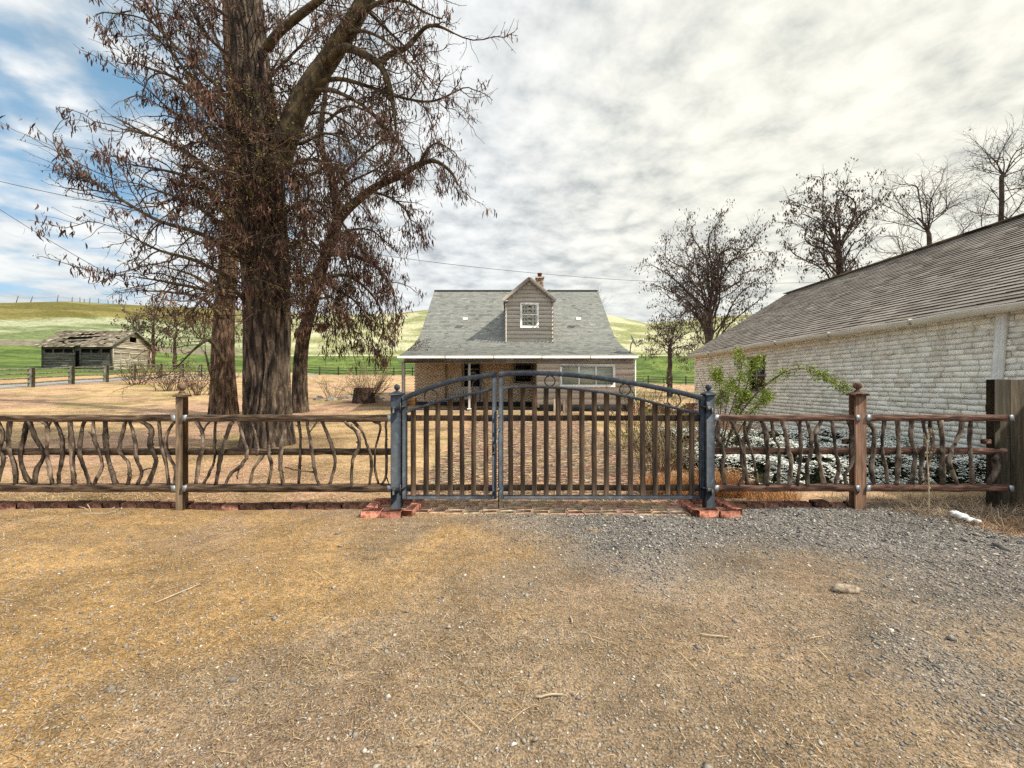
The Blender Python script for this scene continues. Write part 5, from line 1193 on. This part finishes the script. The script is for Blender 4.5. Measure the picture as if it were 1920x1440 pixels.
    for px in ([(520, 330, 8.9), (570, 300, 8.6), (620, 310, 8.3), (660, 350, 8.1)], [(520, 260, 8.9), (560, 270, 8.5), (610, 250, 8.2), (660, 270, 8.0), (700, 310, 7.9)], [(540, 230, 9.2), (600, 210, 9.6), (650, 230, 9.9), (700, 280, 10.1)],
               [(515, 420, 8.9), (560, 380, 8.6), (600, 380, 8.4), (630, 420, 8.2)], [(515, 480, 8.9), (560, 450, 8.6), (600, 470, 8.3)], [(515, 540, 8.9), (555, 510, 8.7), (590, 540, 8.4)], [(500, 150, 9.3), (540, 110, 9.6), (590, 60, 10), (640, 20, 10.4)], [(480, 400, 8.6), (460, 340, 8.0), (420, 320, 7.6), (380, 330, 7.3)], [(490, 330, 8.6), (500, 290, 8.0), (530, 270, 7.6)], [(455, 560, 8.7), (420, 530, 8.2), (380, 560, 7.9), (350, 600, 7.8)], [(650, 60, 8.8), (690, 60, 8.3), (740, 90, 8.0), (790, 150, 7.9)], [(680, 10, 8.8), (720, 50, 9.2), (770, 100, 9.4), (820, 170, 9.4)]):
        p, r_ = T.limbpath(px, .045, .012, 6); T.children(p, r_, 0, CFG, .15)
    sprouts(T, pts, r, 170, (3.0, 8.6), SPR); sprouts(T, pts, r, 130, (3.4, 7.8), SPR, 1, (-1.57, .8)); sprouts(T, pts, r, 80, (8, 12), SPR)
    lm = MB(); k = 60; cpt = np.array([P(*q) for q in zip(rg_.normal(487, 32, k), rg_.uniform(165, 345, k), rg_.uniform(8.2, 8.75, k))]); cpt = np.repeat(cpt, 14, 0) + rg_.normal(0, .06, (k * 14, 3)); leaves(lm, cpt, rg_.uniform(.014, .03, len(cpt)), rg_.uniform(.4, 1, len(cpt)), rg_); lm.build('new_leaf_tuft', M['bud'], root)
    finish(T, root, 'pod', .17, (6, 16), (.08, .17), (.010, .016), 2.2, (.013, .030), tmean=.46, spread=.075)
def left_tree():
    Y = 16; root = thing('locust_tree', P(427, 778, Y), 'reddish furrowed tree trunk just left of the thickest trunk', 'tree')
    path = [P(421, 784, Y), P(419, 700, Y), P(419, 640, Y), P(423, 560, Y), P(430, 480, Y), P(438, 400, Y), P(440, 300, Y), P(438, 180, Y), P(430, 60, Y), P(425, -60, Y)]
    tb = MB(); pts, r = furrowed(tb, path, [.47, .40, .37, .32, .30, .29, .29, .25, .2, .15], 128, 220, 19, .14, 4, .2, .2); tb.build('trunk', M['barkred'], root, True)
    T = Tree(12)
    for px in ([(420, 680, 15.6), (395, 640, 15), (370, 650, 14.5), (330, 690, 14.2)], [(420, 600, 15.8), (380, 560, 15), (320, 548, 14.6), (262, 545, 14.2)], [(425, 560, 15.8), (370, 520, 15), (310, 500, 14.6)], [(435, 420, 16), (380, 350, 16), (320, 300, 16)], [(440, 300, 16), (390, 220, 16), (340, 160, 16)], [(435, 140, 16), (400, 60, 16), (370, -20, 16)], [(412, 740, 15.6), (395, 700, 15.2), (385, 660, 15)], [(440, 250, 16), (500, 150, 16.5), (540, 80, 16.5)], [(440, 350, 16), (540, 280, 16), (590, 220, 16)]):
        p, r_ = T.limbpath(px, .09, .02); T.children(p, r_, 0, [dict(CFG[0], sp=.26, len=(.9, 2.2)), dict(CFG[1], sp=.17)], .2)
    sprouts(T, pts, r, 60, (3, 9), SPR)
    finish(T, root, 'pod', .2, (5, 13), (.10, .2), (.011, .017), 1.2, (.015, .035), tmean=.52, spread=.09)
def right_tree():
    root = thing('locust_tree', P(562, 772, 16.5), 'leaning tree right of the thickest trunk with drooping pod clusters beside the house', 'tree')
    path = [P(563, 778, 16.5), P(563, 700, 16.2), P(568, 640, 15.8), P(580, 590, 15.3), P(596, 530, 14.7), P(613, 470, 14.2), P(632, 415, 13.8), P(624, 340, 13.5), P(602, 270, 13.2), P(608, 190, 13), P(620, 120, 12.8)]
    tb = MB(); pts, r = furrowed(tb, path, [.31, .26, .23, .21, .19, .175, .165, .13, .10, .07, .05], 64, 140, 13, .15, 6, .2, .25); tb.build('trunk', M['bark'], root, True)
    T = Tree(13)
    for px, a, b in (([(632, 415, 13.8), (652, 392, 13.5), (675, 372, 13.2), (705, 350, 12.9), (745, 332, 12.6), (785, 309, 12.3), (815, 302, 12.1), (845, 322, 12), (858, 345, 12)], .17, .03), ([(785, 309, 12.3), (800, 282, 12.1), (820, 268, 12), (845, 280, 12)], .05, .015),
                     ([(690, 358, 13), (730, 370, 12.6), (765, 400, 12.4), (775, 440, 12.3)], .05, .015), ([(617, 470, 14.2), (660, 478, 13.6), (705, 500, 13.1), (735, 540, 12.8), (742, 585, 12.7)], .08, .02), ([(604, 530, 14.7), (640, 515, 14), (680, 535, 13.5), (712, 575, 13.2), (720, 620, 13.1)], .07, .02),
                     ([(610, 500, 14.4), (640, 440, 14), (690, 430, 13.4), (725, 455, 13)], .06, .02), ([(632, 405, 13.8), (680, 470, 13), (715, 510, 12.6), (738, 555, 12.5)], .05, .015), ([(625, 350, 13.5), (670, 300, 13), (720, 260, 12.6)], .06, .02), ([(615, 310, 13.4), (570, 340, 13), (550, 400, 12.8)], .05, .02), ([(600, 560, 15), (625, 560, 14.4), (650, 600, 14), (660, 650, 13.8)], .05, .015), ([(612, 490, 14.3), (580, 450, 13.8), (560, 480, 13.5), (555, 540, 13.4)], .05, .015), ([(606, 530, 14.7), (660, 560, 13.8), (690, 600, 13.4), (700, 650, 13.2)], .05, .015), ([(617, 480, 14.2), (640, 480, 13.2), (655, 520, 12.8), (650, 570, 12.6)], .05, .015), ([(628, 430, 13.8), (600, 400, 13.2), (575, 400, 12.8), (560, 440, 12.6)], .05, .015), ([(625, 370, 13.6), (660, 340, 12.9), (700, 320, 12.5), (730, 300, 12.3)], .05, .015), ([(604, 540, 14.7), (625, 590, 14), (630, 640, 13.8)], .05, .015), ([(610, 230, 13.1), (650, 200, 12.6), (690, 210, 12.3), (720, 240, 12.2)], .05, .015)):
        p, r_ = T.limbpath(px, a, b); T.children(p, r_, 0, [dict(CFG[0], sp=.19, len=(.7, 2.0), grav=-.06), dict(CFG[1], sp=.15, len=(.25, .7), grav=-.1)], .15)
    sprouts(T, pts, r, 60, (3.5, 9), SPR)
    finish(T, root, 'pod', .30, (7, 17), (.13, .25), (.013, .021), 1.6, (.015, .035), tmean=.46, spread=.11)
main_tree(); left_tree(); right_tree()

def crown_tree(name, label, base, fork, centre, rad3, nl, seed, r0, podprob, cat='tree', group=None, pod=(.12, .25), podw=(.03, .05), k=(3, 7), sub=(1.0, 2.4), sp=(.5, .3), up=.35, bud=0, tmean=.3, mat_='darktwig', lean=0, spread=.12, budsize=(.03, .06), budmat='bud', tw=(.03, .014), low=-.5):
    base = np.array(base, float); fork = np.array(fork, float); c = np.array(centre, float); rd = np.array(rad3, float)
    root = thing(name, base, label, cat, group); T = Tree(seed); rg = T.r
    tb = MB(); n = 9; ts = np.linspace(0, 1, n); pts = base + (fork - base) * ts[:, None]; pts[1:-1] += rg.normal(0, .04 * r0 * 4, (n - 2, 3)) * np.array([1, 1, .2]); pts[0, 2] -= .2
    r = np.linspace(r0 * 1.25, r0 * .8, n); tb.tube(crom(pts, 4), np.interp(np.linspace(0, 1, (n - 1) * 4 + 1), ts, r), 10); tb.build('trunk', M[mat_], root, True)
    cfg = [dict(sp=sp[0], ang=(.4, 1.0), len=sub, r=tw[0], n=5, wob=.22, grav=.02, up=up * .6), dict(sp=sp[1], ang=(.4, 1.1), len=(sub[0] * .3, sub[1] * .4), r=tw[1], n=3, wob=.25, grav=0)]
    ld = crom([fork, fork + (c - fork) * .35 + rg.normal(0, .1, 3), fork + (c - fork) * .8], 5); tb2 = np.linspace(r0 * .75, r0 * .3, len(ld)); T.limb.tube(ld, tb2, 8, False)
    for i in range(nl):
        ph = i * 2.39996 + rg.normal(0, .2); cz = 1 - (1 - low) * (i + .5) / nl; s = math.sqrt(max(0, 1 - cz * cz))
        tgt = c + rd * np.array([s * math.cos(ph), s * math.sin(ph), cz]) * rg.uniform(.72, .9); f = 1 - .55 * rg.random() * (cz < .4)
        st = base + (fork - base) * f if cz < .0 else fork + (c - fork) * rg.uniform(0, .55) * (1 if cz < .85 else 1.2); d = tgt - st; L = np.linalg.norm(d)
        m1 = st + d * .35 + np.array([0, 0, L * .12]) + rg.normal(0, .085 * L, 3); m2 = st + d * .7 + np.array([0, 0, L * .10]) + rg.normal(0, .10 * L, 3)
        q = crom([st, m1, m2, tgt], 5); q = q + np.cumsum(rg.normal(0, .012 * L, q.shape), 0) * np.linspace(0, 1, len(q))[:, None] * .8; rr = np.linspace(r0 * rg.uniform(.17, .30), r0 * .05, len(q)); T.limb.tube(q, rr, 7, False); T.children(q, rr, 0, cfg, .22)
    finish(T, root, 'greypod', podprob, k, pod, podw, bud, budsize, budmat=budmat, limbmat=mat_, twigmat=mat_, tmean=tmean, spread=spread)
def gz(px, Y): x = (px - 960) * Y / F; return np.array([x, Y, z1(x, Y)])
Y = 35
crown_tree('locust_tree', 'broad rounded podded tree between the house and the garage roof', gz(1326, Y), P(1332, 612, Y), P(1328, 510, Y), (6.5, 5, 5.9), 34, 31, .33, .5, sub=(.9, 2.0), sp=(.42, .26), k=(3, 7), spread=.2, tmean=.36, low=-.75)
Y = 29
crown_tree('young_tree', 'small dark tree with upright stem in front of the green field', gz(1255, Y), P(1256, 650, Y), P(1262, 645, Y), (2.2, 2, 2.6), 16, 32, .17, .7, sub=(.7, 1.5), sp=(.30, .22), k=(4, 8), tmean=.34, pod=(.09, .17), podw=(.02, .035), low=-.55)
Y = 27
crown_tree('locust_tree', 'podded tree rising behind the garage roof beside the utility pole', gz(1580, Y), P(1573, 480, Y), P(1553, 420, Y), (3.1, 3, 4.0), 22, 33, .26, .48, sub=(.7, 1.7), sp=(.34, .24), k=(4, 8), tmean=.34, pod=(.1, .2), podw=(.022, .04), low=-.85, spread=.1)
Y = 24
crown_tree('bare_tree', 'bare thin-branched tree behind the middle of the garage roof', gz(1742, Y), P(1742, 440, Y), P(1715, 400, Y), (3.8, 2.5, 3.0), 18, 34, .14, 0, sub=(.9, 2.0), sp=(.26, .2), low=-.7, tw=(.02, .009))
crown_tree('bare_tree', 'bare tree highest behind the garage roof at the right edge', gz(1868, Y), P(1878, 330, Y), P(1890, 330, Y), (3.6, 2.5, 3.5), 18, 35, .13, .12, sub=(.9, 2.2), sp=(.26, .2), low=-.8, tw=(.02, .009), pod=(.06, .1), podw=(.02, .03), k=(1, 3))
crown_tree('bare_tree', 'bare twiggy tree peeking over the right end of the house roof', gz(1105, 36), P(1105, 610, 36), P(1105, 585, 36), (2.3, 2, 2.6), 10, 36, .13, 0, sub=(.7, 1.5), sp=(.4, .3), low=-.2)
for k, (px, by, fy, cx, cyy, rx, rz, sd, lab) in enumerate(((262, 655, 640, 258, 612, 2.9, 2.9, 41, 'leftmost of the three small dark trees right behind the shed'), (287, 658, 615, 288, 600, 2.6, 3.0, 42, 'middle of the three small dark trees right behind the shed'), (328, 660, 640, 335, 610, 3.6, 3.4, 43, 'rightmost of the three small dark trees right behind the shed'))):
    Y = 53; crown_tree('small_tree', lab, gz(px, Y), P(px, fy, Y), P(cx, cyy, Y), (rx, 2.5, rz), 11, sd, .2, .55, group='trees behind the shed', sub=(.8, 1.9), sp=(.45, .34), tmean=.35, pod=(.14, .24), podw=(.05, .08), k=(2, 5), mat_='twig')

# ------------------------------------------------------------------ shrubs and plants
def shrub(name, label, base, n, L, seed, matw, leafn=0, size=(.01, .02), leafm='leaf', spread=1.0, r=.012, podp=0, lift=1.0, cfg2=None, group=None, width=.15, prune=None):
    T = Tree(seed); rg = T.r; root = thing(name, base, label, 'shrub', group)
    cfg = [dict(sp=.2, ang=(.3, .9), len=(.2, .5), r=r * .5, n=4, wob=.25, grav=.02)] if cfg2 is None else cfg2
    for _ in range(n):
        th = rg.uniform(0, 6.28); d = np.array([math.cos(th) * spread * rg.random(), math.sin(th) * spread * rg.random(), lift]); p = np.array(base) + np.array([math.cos(th), math.sin(th), 0]) * width * rg.random()
        pts = T.wander(p, d, rg.uniform(*L), 7, .14, -.01); rr = np.linspace(r, r * .35, 8); T.twig.tube(pts, rr, 4, False, a=rg.random()); T.children(pts, rr, 0, cfg, .2)
    T.twig.build('stems', M[matw], root)
    if leafn:
        mb = MB(); p = tip_points(T.tips, leafn, rg, .015); leaves(mb, p, rg.uniform(*size, len(p)), rg.random(len(p)), rg); mb.build('leaves', M[leafm], root)
    return root
# shrub growing round a stump
b = gz(689, 20); S = shrub('twiggy_shrub', 'pale twiggy shrub growing around a dark stump left of the porch', b, 80, (1.1, 2.3), 51, 'weed', 2.2, (.02, .035), 'drybud', .9, .013, width=.5)
mb = MB(); furrowed(mb, [b + (-.05, -.4, -.1), b + (-.05, -.4, .35), b + (-.05, -.4, .72)], [.5, .44, .42], 40, 24, 11, .15, 9, .2, .2); mb.add([b + (-.05, -.4, .70)] + [b + (-.05 + .42 * math.cos(t), -.4 + .42 * math.sin(t), .70) for t in np.linspace(0, 6.28, 13)[:-1]], None, [[0, 1 + i, 1 + (i + 1) % 12] for i in range(12)])
tag(mb.build('tree_stump', M['stump'], None, True), 'dark charred-looking stump inside the pale twiggy shrub', 'stump')
b = gz(625, 22); shrub('twiggy_shrub', 'small bare shrub in the yard just right of the tree trunks', b, 26, (.8, 1.7), 52, 'weed', 1.0, (.02, .035), 'drybud', .8, .012, width=.4)
for px, Y, h, sd, lab in ((262, 28.5, (1.1, 2.3), 53, 'budding shrub in front of the shed at the ranch fence'), (318, 25, (1.2, 2.2), 54, 'wide reddish brown shrub between ranch fence and tree trunks'), (372, 23, (1.0, 2.0), 55, 'brown shrub close behind the reddish tree trunk')):
    shrub('brown_shrub', lab, gz(px, Y), 40, h, sd, 'twig', 2.4, (.035, .06), 'drybud' if sd != 53 else 'bud', .9, .016, width=.7, group='shrubs by the ranch fence')
# arching leafy shrub by the gate post
def arch_shrub():
    Y = 7.2; b = np.array([3.75, Y, z1(3.75, Y)]); root = thing('leafy_shrub', b, 'yellow-green leafy shrub with a long arching branch before the white garage wall', 'shrub'); T = Tree(61); rg = T.r
    L = MB()
    paths = [([(1348, 890, 7.2), (1375, 800, 7.1), (1412, 745, 7.0), (1445, 715, 6.9), (1478, 695, 6.8), (1510, 692, 6.7), (1540, 703, 6.6), (1562, 718, 6.6), (1588, 731, 6.5)], .016, .35, 24),
             ([(1345, 890, 7.2), (1362, 800, 7.2), (1383, 730, 7.2), (1390, 690, 7.2), (1384, 655, 7.2)], .014, .45, 22), ([(1350, 890, 7.2), (1372, 800, 7.3), (1398, 730, 7.3), (1410, 690, 7.3), (1425, 672, 7.3)], .013, .4, 26),
             ([(1340, 890, 7.2), (1350, 800, 7.1), (1350, 730, 7.1), (1342, 690, 7.1)], .012, .7, 20), ([(1342, 890, 7.2), (1358, 790, 7.2), (1365, 740, 7.2), (1372, 712, 7.2)], .011, .5, 14), ([(1350, 890, 7.2), (1390, 800, 7.0), (1425, 755, 6.9), (1442, 742, 6.9)], .012, .4, 24),
             ([(1345, 890, 7.2), (1375, 790, 7.3), (1390, 755, 7.3), (1405, 748, 7.3)], .01, .35, 22), ([(1335, 890, 7.2), (1335, 780, 7.2), (1322, 735, 7.2), (1308, 700, 7.2)], .008, .9, 0), ([(1337, 890, 7.2), (1340, 780, 7.2), (1330, 740, 7.2), (1322, 712, 7.2)], .008, .9, 0), ([(1340, 890, 7.2), (1350, 800, 7.2), (1345, 760, 7.3), (1350, 735, 7.3)], .008, .6, 12)]
    for px, r, t0, dens in paths:
        p = crom([P(*q) for q in px], 7); rr = np.linspace(r, r * .3, len(p)); T.twig.tube(p, rr, 6, False, a=.7)
        if dens:
            i0 = int(len(p) * t0); S = p[i0:]
            k = int(dens * 2.4) * 32; f = np.repeat(rg.random(k // 32) * (len(S) - 1), 32); i = f.astype(int); c = S[i] + (S[np.minimum(i + 1, len(S) - 1)] - S[i]) * (f - i)[:, None] + np.repeat(rg.normal(0, .05, (k // 32, 3)), 32, 0) + rg.normal(0, .032, (k, 3)) + np.array([0, 0, .012])
            leaves(L, c, rg.uniform(.009, .022, k), np.clip(rg.normal(.62, .28, k), 0, 1), rg)
            T.children(S, np.linspace(r * .5, r * .2, len(S)), 0, [dict(sp=.09, ang=(.5, 1.2), len=(.05, .22), r=.0035, n=3, wob=.2)], .0)
    for _ in range(60):
        th = rg.uniform(0, 6.28); pts = T.wander(b + np.array([math.cos(th), math.sin(th), 0]) * .25 * rg.random(), (rg.normal(0, .5), rg.normal(0, .4), 1), rg.uniform(.6, 1.3), 6, .2, -.01); T.twig.tube(pts, np.linspace(.007, .003, 7), 4, False, a=rg.random())
        T.children(pts, np.linspace(.006, .003, 7), 0, [dict(sp=.18, ang=(.4, 1.1), len=(.1, .3), r=.003, n=3, wob=.3)], .3)
    k = 900; p = tip_points(T.tips, 1.0, rg, .02); leaves(L, p, rg.uniform(.012, .024, len(p)), rg.uniform(.1, .8, len(p)), rg)
    T.twig.build('stems', M['twig'], root); L.build('leaves', M['leaf'], root)
arch_shrub()
b = np.array([2.55, 6.6, 0]); shrub('tangled_shrub', 'tangled brown and green shrub seen through the right end of the gate', b, 80, (.5, 1.25), 62, 'weed', 1.7, (.012, .024), 'leaf', .8, .008, width=.35)
b = np.array([3.1, 8.6, .02]); shrub('leafy_shrub', 'yellow-green low shrub between the gate arch and the garage corner', b, 50, (.9, 1.75), 63, 'twig', 5, (.014, .028), 'leaf', .55, .009, width=.6)

def flower_bed():
    n = 34000; x = R.uniform(2.95, GX - .05, n); y = R.uniform(5.2, 9.3, n); d = fbm(x * 1.6 + 3, y * 1.6, 4)
    edge = sstep(x + (d - .5) * 1.0, 2.95, 3.5) * sstep(y + (d - .5) * .8, 5.3, 5.9) * sstep(y, 9.3, 8.7); h = (.10 + .22 * sstep(d, .3, .7)) * edge + .16 * edge * sstep(y, 6, 8)
    keep = edge > .15; x, y, h, d = x[keep], y[keep], h[keep], d[keep]; n = len(x); z = zt(x, y) + h
    mb = MB(); leaves(mb, np.c_[x, y, z * R.uniform(.3, .95, n)], R.uniform(.02, .045, n), R.random(n), R)
    o = tag(mb.build('flower_bed_leaves', M['bedleaf'], base=False), 'dark green leaves of the flower bed at the foot of the white wall', 'ground cover', None, 'stuff')
    c = fbm(x * 4 + 60, y * 4, 3); m = (c > .42) & (R.random(n) < .8) & (y < 8.9); p = np.c_[x, y, z + .015][m]; k = len(p)
    mb = MB(); P6 = []; 
    for s in range(4):
        th = s * 1.57 + R.uniform(0, 1.5, k); rr = R.uniform(.018, .034, k); u = np.stack([np.cos(th), np.sin(th), R.uniform(-.1, .7, k)], -1) * rr[:, None]; w = np.stack([-np.sin(th), np.cos(th), R.normal(0, .2, k)], -1) * (rr * .55)[:, None]
        V = np.stack([p, p + u * .6 + w, p + u * 1.15, p + u * .6 - w], 1).reshape(-1, 3); mb.add(V, np.arange(k * 4).reshape(-1, 4), a=np.repeat(np.clip(R.normal(.65, .25, k), 0, 1), 4))
    tag(mb.build('white_flowers', M['petal'], base=False), 'carpet of small white flowers behind the right fence', 'flowers', None, 'stuff')
flower_bed()
def tufts():
    for (x, y, r, h, n, lab) in ((2.2, 5.35, .34, .40, 2200, 'orange dry grass clump seen through the right end of the gate'), (2.85, 5.3, .3, .50, 2200, 'orange dry grass clump just right of the gate post'), (3.35, 5.05, .3, .2, 1000, 'low orange dry grass clump under the right fence rail')):
        th = R.uniform(0, 6.28, n); q = r * np.sqrt(R.random(n)); mb = MB(); xx, yy = x + q * np.cos(th) * 1.3, y + q * np.sin(th)
        blades(mb, xx, yy, zt(xx, yy), R.uniform(.4, 1, n) * h, R.uniform(.0015, .003, n), R.uniform(.5, 1.45, n), R.random(n), .5); tag(mb.build('dry_grass_clump', M['orange']), lab, 'grass clump', 'orange grass clumps by the gate')
    n = 9000; x = R.uniform(4.05, 6.4, n); y = 3.9 + 1.2 * R.random(n) - .0 * x; d = fbm(x * 2, y * 2, 3); keep = R.random(n) < sstep(d + .5 * sstep(x, 4.2, 5.6) - .5 * sstep(-y, -4.5, -3.9), .35, .75); x, y = x[keep], y[keep]; n = len(x)
    mb = MB(); blades(mb, x, y, zt(x, y), R.uniform(.05, .22, n), R.uniform(.0012, .0028, n), R.normal(.35, .35, n), R.random(n), .4)
    m2 = R.random(n) < .16; tag(mb.build('dead_weeds', M['weed'], base=False), 'mat of dead weeds at the foot of the right fence', 'weeds', None, 'stuff')
    k = 2600; x = R.uniform(4.9, 6.3, k); y = R.uniform(3.75, 4.3, k) + (x - 5) * -.1; mb = MB(); blades(mb, x, y, zt(x, y), R.uniform(.04, .13, k), R.uniform(.001, .0022, k), R.normal(.3, .3, k), R.random(k), .4)
    tag(mb.build('orange_weeds', M['orange'], base=False), 'orange dead grass at the right edge before the board fence', 'weeds', None, 'stuff')
    b = P(1741, 962, 4.48); b[2] = 0; T = Tree(71); root = thing('sapling', b, 'thin bare sapling standing in the weeds before the right fence', 'sapling')
    p = crom([b, P(1741, 900, 4.48), P(1738, 850, 4.48), P(1742, 815, 4.5)], 6); rr = np.linspace(.008, .003, len(p)); T.twig.tube(p, rr, 5, False, a=.9); T.children(p, rr, 0, [dict(sp=.06, ang=(.3, .8), len=(.08, .25), r=.003, n=3, wob=.2, grav=.05)], .2); T.twig.build('stems', M['weed'], root)
    p = tip_points(T.tips, 4, R, .012); mb = MB(); leaves(mb, p, R.uniform(.008, .02, len(p)), R.random(len(p)), R); mb.build('dry_leaves', M['weed'], root)
tufts()
def small_things():
    def lump(c, s, n=14, m=8, amp=.25, seed=0):
        rg = np.random.default_rng(seed); v = []
        for i in range(m):
            ph = math.pi * (i + .5) / m
            for j in range(n): th = 2 * math.pi * j / n; k = 1 + rg.normal(0, amp * .4) + amp * math.sin(3 * th + i); v.append((c[0] + s[0] * math.sin(ph) * math.cos(th) * k, c[1] + s[1] * math.sin(ph) * math.sin(th) * k, c[2] + s[2] * math.cos(ph) * (1 + rg.normal(0, amp * .3))))
        q = [[i * n + j, i * n + (j + 1) % n, (i + 1) * n + (j + 1) % n, (i + 1) * n + j] for i in range(m - 1) for j in range(n)]; mb = MB(); v.append((c[0], c[1], c[2] + s[2])); v.append((c[0], c[1], c[2] - s[2]))
        t = [[j, n * m, (j + 1) % n] for j in range(n)] + [[(m - 1) * n + j, (m - 1) * n + (j + 1) % n, n * m + 1] for j in range(n)]; mb.add(v, q, t); return mb
    p = P(1583, 1108, 2.79); mb = lump((p[0], p[1], z1(p[0], p[1]) + .02), (.088, .042, .032), seed=2); tag(mb.build('rough_stone', M['palerock']), 'pale rough stone chunk lying on the gravel at right', 'stone')
    for k, (px, py, s) in enumerate(((1790, 967, .055), (1803, 973, .06), (1818, 978, .045), (1832, 981, .03))):
        Y = CH * F / (py + 4 - 720); p = P(px, py, Y); mb = lump((p[0], p[1], .045), (s, s * .8, s * .6), 10, 6, .45, 20 + k); tag(mb.build('white_scrap', M['paper']), 'crumpled white scrap among the weeds before the right fence', 'litter', 'white scraps in the weeds')
    Y = 4.42; T = Tree(81); b = P(150, 972, Y); b[2] = .02
    p = crom([P(150, 972, Y), P(175, 968, Y), P(195, 964, Y), P(217, 958, Y)], 5); p[:, 2] = np.maximum(p[:, 2], .012); T.twig.tube(p, np.linspace(.011, .004, len(p)), 6, True, a=.9)
    for px in ([(172, 968), (168, 952), (164, 946)], [(168, 958), (158, 952), (148, 950)], [(152, 970), (151, 962)], [(195, 964), (205, 955), (215, 951)]): T.twig.tube([P(a, c, Y) for a, c in px], .004, 5, True, a=.9)
    tag(T.twig.build('fallen_branch', M['weed']), 'forked pale dead branch lying before the brick edging at left', 'branch')
    for k, (xa, ya, xb, yb, w, lab) in enumerate(((1312, 1192, 1364, 1197, .005, 'straight pale twig lying on the gravel right of centre'), (1003, 1311, 1056, 1307, .005, 'straight pale twig lying nearest the bottom of the photo'), (290, 1135, 375, 1098, .004, 'long pale twig lying on the orange straw at left'), (1070, 1159, 1073, 1171, .005, 'short curved white twig on the gravel in the middle'))):
        pts = []
        for t in np.linspace(0, 1, 6):
            px, py = xa + (xb - xa) * t, ya + (yb - ya) * t; Yy = CH * F / (py - 720); q = P(px, py, Yy); q[2] = z1(q[0], q[1]) + .012; pts.append(q + R.normal(0, .002, 3))
        mb = MB(); mb.tube(pts, [w * 1.2] + [w] * 4 + [w * .7], 6, True, a=1); tag(mb.build('fallen_twig', M['weed'], None, True), lab, 'twig', 'twigs on the ground')
small_things()
